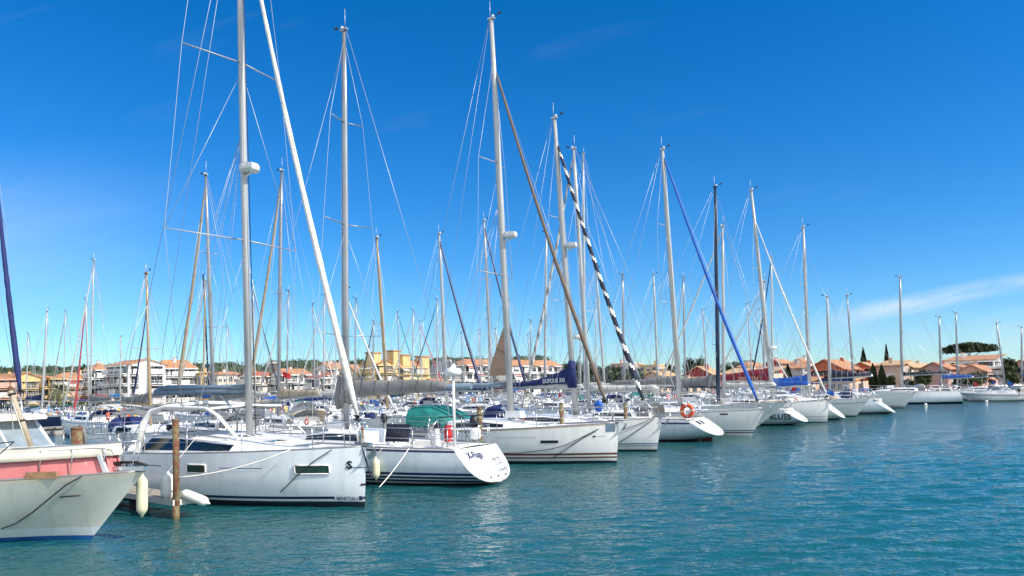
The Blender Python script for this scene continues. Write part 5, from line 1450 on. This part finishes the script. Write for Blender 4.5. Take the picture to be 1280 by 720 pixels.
# centre right
D_ = [
 ('peach flat-roofed house rising above the dark green trees',764,790,804,176,455,451,'wpeach','tilepale','flat',(3,3),(2,3)),
 ('yellow and peach stepped house right of the dark trees',800,822,842,165,457,453,'wyellow','tilepale','flat',(3,4),(3,4)),
 ('low peach house below the stepped yellow one',806,826,846,140,470,464,'wpeach','tilepale','r',(3,2),(2,2)),
 ('red house with shaded crimson gable and pale roof',856,890,902,118,468,458,'wred','tilepale','r',(0,0),(2,2)),
 ('long low cream house with wide pale tiled roof and grey shaded wall',900,962,980,118,467,459,'wcream','tilepale','front',(5,1),(2,1)),
 ('cream villa peeping over the long low house',924,940,960,150,458,452,'wcream','tile','hip',(2,2),(2,2)),
 ('reddish house above the long cream one',958,976,992,150,454,449,'wred','tile','r',(2,2),(2,2)),
 ('grey-walled house with orange tiled roof beside the small green tree',986,1004,1014,122,461,452,'wgrey','tile','front',(2,1),(1,1)),
 ('pink low house wall right of the grey-walled house',1000,1008,1020,128,455,447,'wwhite','tile','hip',(2,2),(2,2)),
 ('deep terracotta house with sloping shaded wall and pink lit front',1010,1054,1078,112,461,449,'wterra','tile','r',(1,2),(3,2)),
 ('orange-red house left of the pair of dark cypresses',1064,1090,1106,120,459,453,'wterra','tilepale','r',(3,2),(1,2)),
 ('beige house with pale yellow roof and shaded brown side',1096,1126,1140,118,457,450,'wbeige','tilepale','front',(1,1),(2,2)),
 ('pale yellow house right of the beige one',1126,1140,1170,124,459,453,'wcream','tilepale','r',(2,2),(4,2)),
 ('mauve pink house with dark square balcony opening',1150,1185,1202,114,461,453,'wmauve','tile','r',(0,0),(2,2)),
 ('cream house with chimney right of the mauve pink one',1194,1204,1222,122,460,456,'wcream','tile','r',(1,2),(3,2)),
 ('pink gabled house below the white villa',1206,1228,1246,116,463,456,'wpink','tile','r',(1,1),(3,2)),
 ('large white villa with long orange roof under the umbrella pine',1180,1244,1257,134,450,441,'wwhite','tile','front',(3,2),(2,2)),
 ('small white annexe right of the villa',1244,1254,1262,128,459,456,'wwhite','tile','flat',(1,2),(1,2)),
 ('mauve house cut by the right edge of the picture',1268,1290,1320,128,456,450,'wmauve','tile','r',(1,2),(2,2)),
 ('low orange-roofed garages in front of the terracotta house',1030,1062,1086,103,477,471,'wpeach','tilepale','front',(4,1),(1,1)),
 ('low tiled lean-to roofs left of the terracotta house',985,1012,1030,108,478,471,'wpeach','tile','front',(4,1),(2,1)),
 ('terracotta garden wall lodge below the red house',842,862,884,112,478,472,'wpeach','tile','front',(3,1),(2,1)),
]
for lb,a,b_,c,Y,ev,rd,w,rf,rt,nl,nr in D_:
    house(lb,a,b_,c,Y,ev,rd,w,rf,rt,nl,nr, win=['win','loggia'] if w in ('wwhite','wpink','wterra') else 'win', base=1.0)

# ------------------------------------------------------------------ vegetation
def crown(mb, c, rad, n, size, mt, rg, holes=.35, core=True, flat=0.0, nscale=1.3):
    c = Vector(c); k = 0; tries = 0
    if core: mb.blob(c + (Vector((0,0,rad[2]*.1)) if flat else Vector((0,0,0))), (rad[0]*.66, rad[1]*.66, rad[2]*(.42 if flat else .66)), mt, n=9, m=6, jit=.16, rg=rg)
    while k < n and tries < n*6:
        tries += 1
        d = Vector((rg.gauss(0,1), rg.gauss(0,1), rg.gauss(0,1))).normalized()
        rr = rg.uniform(.45,1.0)**.5
        lump = 1 + .28*mnoise.noise(d*2.1+c*.13)
        p = Vector((d.x*rad[0], d.y*rad[1], d.z*rad[2]))*rr*lump
        if flat and p.z < -rad[2]*flat: continue
        if mnoise.noise((p+c)*nscale) < -holes*.5: continue
        k += 1; q = c+p
        a = Vector((rg.uniform(-1,1), rg.uniform(-1,1), rg.uniform(-.6,.6))).normalized(); b2 = perp(a)[0]*rg.uniform(.6,1); s = size*rg.uniform(.6,1.35)
        mb.face([mb.vert(q-a*s), mb.vert(q+b2*s*.6), mb.vert(q+a*s), mb.vert(q-b2*s*.6)], mt)
def tree(px, Y, pyb, pyt, wpx, mt, label, name='tree', cat='tree', trunkfrac=.25, n=2200, shape='round', size=None, base=.9, group=None):
    P = at_px(px, Y, 4.0); H = zpx(px, pyt, Y)-base; W = wpx*Y/F/2; rg = random.Random(int(px*3+Y))
    e = empty(name, (P.x,P.y,base)); tag(e, label, cat, group)
    b = MB(); tr = max(.08, H*.022)
    hb = H*trunkfrac
    b.tube([(0,0,-.3),(.1,0,hb*.6),(0,.1,hb),(0,0,H*.7)], [tr*1.3,tr,tr*.8,tr*.3], 'trunk', n=8)
    for k in range(7):
        a = rg.uniform(0,6.28); z0 = hb*rg.uniform(.8,1.3); b.tube([(0,0,z0),(W*.35*math.cos(a),W*.35*math.sin(a),z0+(H-z0)*.35),(W*.7*math.cos(a),W*.7*math.sin(a),z0+(H-z0)*.6)],[tr*.5,tr*.3,tr*.1],'trunk',n=5)
    b.build('trunk', e)
    b = MB(); sz = size or max(.16, Y*.0016)
    if shape == 'round':
        zc = hb+(H-hb)*.5
        crown(b,(0,0,zc),(W*.8,W*.8,(H-hb)*.5),n//2,sz,mt,rg)
        for k in range(6):
            a = rg.uniform(0,6.28); r_ = W*.5; crown(b,(r_*math.cos(a),r_*math.sin(a),zc+rg.uniform(-.25,.3)*(H-hb)),(W*.45,W*.45,(H-hb)*.28),n//12,sz,mt,rg)
    elif shape == 'cypress':
        b.lathe((0,0,0),[(W*.3,H*.05),(W*.72,H*.25),(W*.72,H*.5),(W*.5,H*.75),(.02,H*.97)],mt,n=9)
        for k in range(n):
            t = rg.random(); z = H*.04+H*.96*t; w = W*(math.sin(min(1,t*2.2+.25)*math.pi/2))*(1-t**2.6)*rg.uniform(.5,1.02); a = rg.uniform(0,6.28)
            q = Vector((w*math.cos(a), w*math.sin(a), z)); d = Vector((rg.uniform(-.3,.3),rg.uniform(-.3,.3),1)).normalized(); s = sz*rg.uniform(.8,1.4); b2 = perp(d)[0]
            b.face([b.vert(q-d*s),b.vert(q+b2*s*.4),b.vert(q+d*s),b.vert(q-b2*s*.4)],mt)
    elif shape == 'umbrella':
        crown(b,(0,0,H*.84),(W*.9,W*.55,H*.15),n//2,sz,mt,rg,flat=.55)
        for k in range(9):
            t = (k/8*2-1)*.75; crown(b,(W*t,rg.uniform(-.3,.3)*W*.5,H*(.86-.10*abs(t)+rg.uniform(-.02,.05))),(W*.30,W*.3,H*.11),n//16,sz,mt,rg,flat=.5)
    b.build('crown', e)
tree(1213,172,485,428,64,'leafpine','broad dark umbrella pine behind the white villa','umbrella_pine','tree',.6,9000,'umbrella',size=.32)
tree(1080,140,485,435,11,'leafdark','dark columnar cypress above the terracotta house','cypress','tree',n=2600,shape='cypress')
tree(1109,144,485,431,8,'leafdark','slim pointed cypress above the beige house','cypress','tree',n=2200,shape='cypress')
tree(1091,108,490,455,12,'leafdark','left one of two low rounded cypresses in front of the beige house','cypress','tree',n=2600,shape='cypress')
tree(1102,107,490,456,11,'leafdark','right one of two low rounded cypresses in front of the beige house','cypress','tree',n=2600,shape='cypress')
tree(985,112,490,455,11,'leafdark','dark green pointed tree beside the grey-walled house','cypress','tree',n=2600,shape='cypress')
for px,Y,t,w,mt,lb in ((1152,104,462,26,'leafmid','round green bush left of the mauve pink house'),(1112,104,470,14,'leafmid','small green shrub beside the low cypresses'),(1218,103,464,38,'leafmid','wide olive shrub in front of the pink gabled house'),(1264,104,464,22,'leafmid','light green bush right of the white villa'),(1262,126,448,20,'leafdark','leafy dark tree between villa and mauve house'),(1196,102,474,16,'leafmid','low bush by the blue-covered yacht'),(1134,104,474,16,'leafmid','low bush in front of the pale yellow house'),(1280,110,455,12,'leafdark','dark tree at the right picture edge')):
    tree(px,Y,490,t,w,mt,lb,'bush','bush',.12,2600,'round')
for px,t,w,Y,lb in ((716,452,34,150,'first dark green tree right of the white apartments'),(742,455,34,146,'second dark green tree of the clump, behind the pale boom'),(768,456,34,150,'third dark green tree of the clump, below the peach house'),(796,459,30,146,'last dark green tree of the clump, by the stepped house'),(729,460,30,138,'lower tree in front of the dark green clump, left'),(757,461,30,138,'lower tree in front of the dark green clump, middle'),(784,463,30,138,'lower tree in front of the dark green clump, right'),
                    (838,455,22,150,'round tree left of the red gabled house'),(868,448,34,190,'dark pine above the red gabled house'),(912,453,36,190,'dark pine above the long cream house'),(935,451,22,195,'dark tree behind the blue genoa')):
    tree(px,Y,490,t,w,'leafdark' if t<458 else 'leafpine',lb,'broadleaf_tree','tree',.2,3000,'round')
tree(108,165,500,456,22,'leafdark','round dark tree left of the white apartment block','broadleaf_tree','tree',.3,2600,'round')
# palm
P = at_px(73,121,4); e = empty('palm_tree',(P.x,P.y,.9)); tag(e,'date palm with drooping fronds in front of the yellow flats','palm tree')
Hp = zpx(73,487,121)-.9; b = MB(); b.tube([(0,0,-.2),(0,0,Hp*.5),(.05,0,Hp)],[.28,.24,.26],'trunk',n=8); b.build('trunk',e)
b = MB(); rg = random.Random(5)
for k in range(46):
    a = rg.uniform(0,6.28); el = rg.uniform(-.5,1.35); Lf = rg.uniform(1.9,2.6); pts=[]
    for i in range(9):
        t=i/8; r_ = Lf*t*math.cos(el*(1-.2*t)); z = Lf*t*math.sin(el)-1.1*t*t*Lf*.55; pts.append(Vector((r_*math.cos(a), r_*math.sin(a), Hp+z)))
    for i in range(8):
        d = (pts[i+1]-pts[i]); s_ = d.cross(Vector((0,0,1))); s_ = s_.normalized() if s_.length>1e-4 else Vector((1,0,0))
        for sd in (-1,1):
            q = pts[i]; w_=.42*math.sin(math.pi*(i+.7)/9)+.05
            b.face([b.vert(q),b.vert(q+d*.9),b.vert(q+d*1.1+s_*sd*w_-Vector((0,0,w_*.6)))],'leafpalm')
b.build('crown',e)
# hedge along the left quay
for i,px in enumerate(range(2,160,13)):
    tree(px+rb.uniform(-2,2),124+rb.uniform(-2,2),515,503+rb.uniform(-3,3),19,'leafmid' if i%3 else 'leafpine',['leftmost','second','third','fourth','fifth','sixth','seventh','eighth','ninth','tenth','eleventh','twelfth','last'][i]+' shrub from the left along the quay below the flats','shrub','shrub',.08,1300,'round',group='shrubs along the left quay')
# lamp posts and small masts on the quay
# far wood on the low hill
def hillz(x, y): return 6 + 9*sm(0,1,(y-230)/200)*(1-.5*sm(0,1,(x+20)/160)) 
b = MB(); rows=[]
for j in range(8):
    y = 215+j*45
    rows.append([Vector((x, y+.15*abs(x)*0, hillz(x,y)+mnoise.noise(Vector((x*.02,y*.02,0)))*1.5 - (6 if j==0 else 0))) for x in range(-420,60,20)])
b.grid(rows,'hillgreen'); o = b.build('hill'); o['kind']='structure'
b = MB(); rg = random.Random(9)
for k in range(420):
    y = rg.uniform(240,420); x = rg.uniform(-.75*y-20,.05*y); z = hillz(x,y)+2.2*rg.random()
    crown(b,(x,y,z),(6.5,6.5,3.2+rg.random()*1.6),90,.62,'leafdark' if rg.random()<.85 else 'leafpine',rg,nscale=.3)
o = b.build('wooded_hill'); tag(o,'low dark wooded hill on the skyline behind the left half of the town','woodland',kind='stuff')
# round tower on the skyline
P = at_px(341,300,15); b = MB(); e = empty('lookout_tower',(P.x,P.y,10)); tag(e,'small round tower with dark cap on the wooded skyline','tower')
zt = zpx(341,450,300)-10; b.lathe((0,0,0),[(2.4,0),(2.2,zt*.7),(2.8,zt*.72),(2.8,zt*.8)],'wpale',n=14); b.build('shaft',e); b=MB(); b.lathe((0,0,zt*.8),[(1.6,0),(1.6,zt*.08),(.9,zt*.16),(.1,zt*.22)],'slate',n=12); b.build('cap',e)

# ------------------------------------------------------------------ land, quay, water
shore = [(-400,121),(-60,121),(-20,127),(10,128),(34,117),(52,103),(62,97),(110,96),(400,90)]
b = MB()
n_ = len(shore)
for i in range(n_-1):
    (x0,y0),(x1,y1) = shore[i],shore[i+1]
    b.poly([(x0,y0,.9),(x1,y1,.9),(x1*4 if i==n_-2 else x1*1.0+ (0),2500,.9),(x0*4 if i==0 else x0,2500,.9)],'land')
o = b.build('ground'); o['kind']='structure'
b = MB()
for i in range(n_-1):
    (x0,y0),(x1,y1) = shore[i],shore[i+1]
    d = Vector((x1-x0,y1-y0,0)); nn = Vector((d.y,-d.x,0)).normalized(); c = Vector(((x0+x1)/2,(y0+y1)/2,0))
    b.box((c.x+nn.x*.2,c.y+nn.y*.2,0),(d.length+.3,.6,2.0+.01*i),'concrete',rot=math.atan2(d.y,d.x))
o = b.build('quay'); o['kind']='structure'
# quay railing on the left
b = MB(); e = empty('quay_railing',(-75,119.6,.95)); tag(e,'grey metal railing along the left quay in front of the shrubs','railing')
for i in range(0,70): b.tube([(i*1.5-45,0,0),(i*1.5-45,0,1.0)],.03,'pontoon',n=4)
b.build('post',e) if False else None
m2 = MB()
for z in (.5,1.0): m2.tube([(-45,0,z),(60,0,z)],.03,'pontoon',n=4)
m2.build('rail',e)
for i in range(0,70):
    m2 = MB(); m2.tube([(i*1.5-45,0,0),(i*1.5-45,0,1.0)],.035,'pontoon',n=4); m2.build('post',e)

wm = bpy.data.materials.new('water'); wm.use_nodes = True; nt = wm.node_tree; N = nt.nodes; Lk = nt.links; pb_ = N['Principled BSDF']
pb_.inputs['Base Color'].default_value = (*WCOL,1); pb_.inputs['Roughness'].default_value = .04; pb_.inputs['IOR'].default_value = 1.33
tc = N.new('ShaderNodeTexCoord')
def nz(scale, sx, sy, rot, det=3, dist=0.0):
    mp = N.new('ShaderNodeMapping'); mp.inputs['Scale'].default_value=(sx,sy,1); mp.inputs['Rotation'].default_value=(0,0,rot); Lk.new(tc.outputs['Object'],mp.inputs['Vector'])
    t = N.new('ShaderNodeTexNoise'); t.inputs['Scale'].default_value=scale; t.inputs['Detail'].default_value=det; t.inputs['Roughness'].default_value=.55; t.inputs['Distortion'].default_value=dist; Lk.new(mp.outputs[0],t.inputs['Vector']); return t
w1 = nz(2.1,.55,1.15,R(-12),3,.6); w2 = nz(.55,.6,1.0,R(18),2,.3); w3 = nz(7,.7,1,R(8),2,.2)
def mth(op,a,b_):
    t = N.new('ShaderNodeMath'); t.operation=op
    for i,x in enumerate((a,b_)):
        if isinstance(x,(int,float)): t.inputs[i].default_value=x
        else: Lk.new(x,t.inputs[i])
    return t.outputs[0]
hgt = mth('ADD', mth('MULTIPLY',w1.outputs['Fac'],WV[0]), mth('ADD', mth('MULTIPLY',w2.outputs['Fac'],WV[1]), mth('MULTIPLY',w3.outputs['Fac'],WV[2])))
bp = N.new('ShaderNodeBump'); bp.inputs['Strength'].default_value=1.0; bp.inputs['Distance'].default_value=1.0
# gusts: calmer and rougher patches
gz = nz(.05,1,2.2,R(10),2,.5); gm = N.new('ShaderNodeMapRange'); gm.inputs['From Min'].default_value=.35; gm.inputs['From Max'].default_value=.65; gm.inputs['To Min'].default_value=.75; gm.inputs['To Max'].default_value=1.2
Lk.new(gz.outputs['Fac'],gm.inputs['Value'])
Lk.new(mth('MULTIPLY',hgt,gm.outputs[0]),bp.inputs['Height']); Lk.new(bp.outputs[0],pb_.inputs['Normal'])
MATS['water']=wm
import numpy as np
def water_mesh():
    rs = np.random.RandomState(4); rows = []
    y = 7.5
    while y < 190: rows.append(y); y += max(.035, .55*y*y/(F*CH))
    Ys = np.array(rows); nc = 1000; t = np.linspace(-1,1,nc)
    Y = np.repeat(Ys[:,None], nc, 1); X = t[None,:]*(Y*.85+3)
    dY = np.gradient(Ys)[:,None]
    Z = np.zeros_like(X)
    def sn(x, y, k, s):      # slow patch pattern
        return np.sin(x*k+s)*np.cos(y*k*1.3+s*2)+np.sin((x*.6-y*.8)*k*1.7+s*3)
    patch = .85+.16*sn(X,Y,.11,1.0)+.12*sn(X,Y,.31,2.3)
    n = 120
    for i in range(n):
        lam = .14*(1.5/.14)**(i/n)*rs.uniform(.9,1.1); k = 2*np.pi/lam
        a = np.radians(98 + rs.normal(0,26)); kx, ky = k*np.cos(a), k*np.sin(a)
        slope = SLP*np.sqrt(2/n)*(1.0 if lam < 1.3 else .7); amp = slope/k
        fade = np.clip((lam/dY-2.5)/2.5, 0, 1)
        gx = .5*np.sin(X*.35*(i%5+1)*.3+i)+.5*np.sin(Y*.25+i*1.7)
        ph = kx*X+ky*Y+rs.uniform(0,6.28)+gx
        Z += amp*fade*(2*((np.sin(ph)+1)/2)**1.5-.9)
    V = (X-A0.x)*gn.x + (Y-A0.y)*gn.y; q_ = np.clip((V-1)/13,0,1); Z *= patch*(CALM+(1-CALM)*q_*q_*(3-2*q_))
    edge = np.clip((1-np.abs(t))*12,0,1)[None,:]*np.clip((Ys-7.5)/1.0,0,1)[:,None]*np.clip((185-Ys)/20,0,1)[:,None]
    Z *= edge
    nr_ = len(Ys); co = np.stack([X,Y,Z],-1).reshape(-1,3)
    idx = np.arange(nr_*nc).reshape(nr_,nc)
    q = np.stack([idx[:-1,:-1],idx[:-1,1:],idx[1:,1:],idx[1:,:-1]],-1).reshape(-1,4)
    Yn, Yf = Ys[0], Ys[-1]; xn = Yn*.85+3; xf = Yf*.85+3
    ext = np.array([(-3000,-200,0),(3000,-200,0),(3000,2600,0),(-3000,2600,0)],float); m = len(co)
    c00,c01,c10,c11 = idx[0,0],idx[0,-1],idx[-1,0],idx[-1,-1]
    q = np.vstack([q, [[m,m+1,c01,c00],[m+1,m+2,c11,c01],[m+2,m+3,c10,c11],[m+3,m,c00,c10]]])
    co = np.vstack([co, ext])
    me = bpy.data.meshes.new('water'); me.vertices.add(len(co)); me.vertices.foreach_set('co', co.astype(np.float32).ravel())
    me.loops.add(q.size); me.loops.foreach_set('vertex_index', q.astype(np.int32).ravel())
    me.polygons.add(len(q)); me.polygons.foreach_set('loop_start', np.arange(0,q.size,4,dtype=np.int32)); 
    me.update(calc_edges=True); me.polygons.foreach_set('use_smooth', np.ones(len(q),dtype=bool)); me.materials.append(MATS['water']); me.validate()
    o = bpy.data.objects.new('water', me); col.objects.link(o); o['kind']='structure'; print('water verts', len(co))
water_mesh()
# small white mooring buoys
for px,py in ((1157,506),(1233,502)):
    P = on_z(px,py); e_=MB(); e_.blob((0,0,.03),(.16,.16,.13),'fender'); o=e_.build('mooring_buoy'); o.location=P; tag(o,'small white mooring buoy afloat %s' % ('near the long white yacht' if px<1200 else 'below the sport boats'),'buoy')

# ------------------------------------------------------------------ light and sky
SUN_EL = R(40); sv = Vector((.90,-.43,0)).normalized()     # horizontal direction toward the sun
sunv = (sv*math.cos(SUN_EL) + Vector((0,0,math.sin(SUN_EL)))).normalized()
sl = bpy.data.lights.new('sun','SUN'); sl.energy = SUNE; sl.angle = R(.5); sl.color=(1.0,.95,.87)
so = bpy.data.objects.new('sun',sl); col.objects.link(so); so.rotation_euler = sunv.to_track_quat('Z','Y').to_euler()
w = bpy.data.worlds.new('World'); scene.world = w; w.use_nodes = True; nt = w.node_tree; N = nt.nodes; Lk = nt.links
bg = N['Background']; sky = N.new('ShaderNodeTexSky'); sky.sky_type='NISHITA'; sky.sun_disc=False; sky.sun_elevation=SUN_EL
sky.sun_rotation = math.atan2(sv.x, sv.y); sky.altitude=0; sky.air_density=1.0; sky.dust_density=.0; sky.ozone_density=SKYO
hs = N.new('ShaderNodeHueSaturation'); hs.inputs['Saturation'].default_value=SKYSAT; hs.inputs['Hue'].default_value=.5+SKYHUE; tn = N.new('ShaderNodeMix'); tn.data_type='RGBA'; tn.blend_type='MULTIPLY'; tn.inputs[0].default_value=1; Lk.new(sky.outputs[0],tn.inputs[6]); tn.inputs[7].default_value=(*STINT,1); Lk.new(tn.outputs[2],hs.inputs['Color'])
tc = N.new('ShaderNodeTexCoord')
# thin cirrus: a streaked noise in sky directions (azimuth / elevation)
sp_ = N.new('ShaderNodeSeparateXYZ'); Lk.new(tc.outputs['Generated'],sp_.inputs[0])
def mt2(op,a,b_=0.0,c_=None):
    t = N.new('ShaderNodeMath'); t.operation=op
    for i,x in enumerate((a,b_,c_)):
        if x is None: continue
        if isinstance(x,(int,float)): t.inputs[i].default_value=x
        else: Lk.new(x,t.inputs[i])
    return t.outputs[0]
yy = mt2('MAXIMUM',sp_.outputs['Y'],.02)
ax = mt2('DIVIDE',sp_.outputs['X'],yy); az = mt2('DIVIDE',sp_.outputs['Z'],yy)
cb = N.new('ShaderNodeCombineXYZ'); 
sh_ = mt2('SUBTRACT',az,mt2('MULTIPLY',ax,.17))
Lk.new(mt2('MULTIPLY',ax,2.2),cb.inputs[0]); Lk.new(mt2('MULTIPLY',sh_,11.0),cb.inputs[1])
cn = N.new('ShaderNodeTexNoise'); cn.inputs['Scale'].default_value=1.6; cn.inputs['Detail'].default_value=7; cn.inputs['Roughness'].default_value=.55; cn.inputs['Distortion'].default_value=.4; Lk.new(cb.outputs[0],cn.inputs['Vector'])
def bump1(x, c, wd):      # smooth bump around c
    a = mt2('ABSOLUTE',mt2('SUBTRACT',x,c)); r_ = N.new('ShaderNodeMapRange'); r_.interpolation_type='SMOOTHSTEP'; r_.inputs['From Min'].default_value=wd; r_.inputs['From Max'].default_value=0; Lk.new(a,r_.inputs['Value']); return r_.outputs[0]
thr = N.new('ShaderNodeMapRange'); thr.inputs['From Min'].default_value=.36; thr.inputs['From Max'].default_value=.62; Lk.new(cn.outputs['Fac'],thr.inputs['Value'])
# cirrus band low on the right
wed = N.new('ShaderNodeMapRange'); wed.interpolation_type='SMOOTHSTEP'; wed.inputs['From Min'].default_value=.38; wed.inputs['From Max'].default_value=.60; Lk.new(ax,wed.inputs['Value'])
band = mt2('MULTIPLY', bump1(sh_, .006, .019), wed.outputs[0])
band2 = mt2('MULTIPLY', bump1(az, .055, .05), bump1(ax, .75, .5))
leftv = mt2('MULTIPLY', bump1(az, .20, .17), bump1(ax, -.75, .42))
thin = N.new('ShaderNodeMapRange'); thin.inputs['From Min'].default_value=.60; thin.inputs['From Max'].default_value=.9; thin.inputs['To Max'].default_value=.05; Lk.new(cn.outputs['Fac'],thin.inputs['Value'])
cl = mt2('ADD', mt2('MULTIPLY',mt2('MULTIPLY',band,thr.outputs[0]),.85), mt2('ADD', mt2('MULTIPLY',mt2('MULTIPLY',band2,thr.outputs[0]),.22), mt2('ADD', mt2('MULTIPLY',leftv,mt2('MULTIPLY',cn.outputs['Fac'],.34)), thin.outputs[0])))
clc = N.new('ShaderNodeClamp'); clc.inputs['Max'].default_value=.7; Lk.new(cl,clc.inputs[0])
mx = N.new('ShaderNodeMix'); mx.data_type='RGBA'; Lk.new(clc.outputs[0],mx.inputs[0]); Lk.new(hs.outputs[0],mx.inputs[6]); mx.inputs[7].default_value=(CLD*.86,CLD*.93,CLD*1.0,1)
bk = N.new('ShaderNodeMapRange'); bk.interpolation_type='SMOOTHSTEP'; bk.inputs['From Min'].default_value=.0; bk.inputs['From Max'].default_value=-.45; bk.inputs['To Max'].default_value=.85; Lk.new(sp_.outputs['Y'],bk.inputs['Value'])  # unseen bright cloud bank behind the camera, added as fill light
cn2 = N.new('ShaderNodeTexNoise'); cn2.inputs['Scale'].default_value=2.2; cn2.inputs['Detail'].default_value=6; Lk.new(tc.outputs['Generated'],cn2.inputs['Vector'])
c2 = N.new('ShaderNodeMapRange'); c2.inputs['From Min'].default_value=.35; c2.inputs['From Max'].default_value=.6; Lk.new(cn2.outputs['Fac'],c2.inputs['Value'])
mx2 = N.new('ShaderNodeMix'); mx2.data_type='RGBA'; Lk.new(mt2('MULTIPLY',bk.outputs[0],c2.outputs[0]),mx2.inputs[0]); Lk.new(mx.outputs[2],mx2.inputs[6]); mx2.inputs[7].default_value=(CLFILL,CLFILL*.97,CLFILL*.94,1)
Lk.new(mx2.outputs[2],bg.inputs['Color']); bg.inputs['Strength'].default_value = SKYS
vs_ = scene.view_settings; vs_.view_transform='Standard'; vs_.look='None'; vs_.gamma=1; vs_.exposure=EXPO; vs_.use_curve_mapping=False
scene.render.engine='CYCLES'
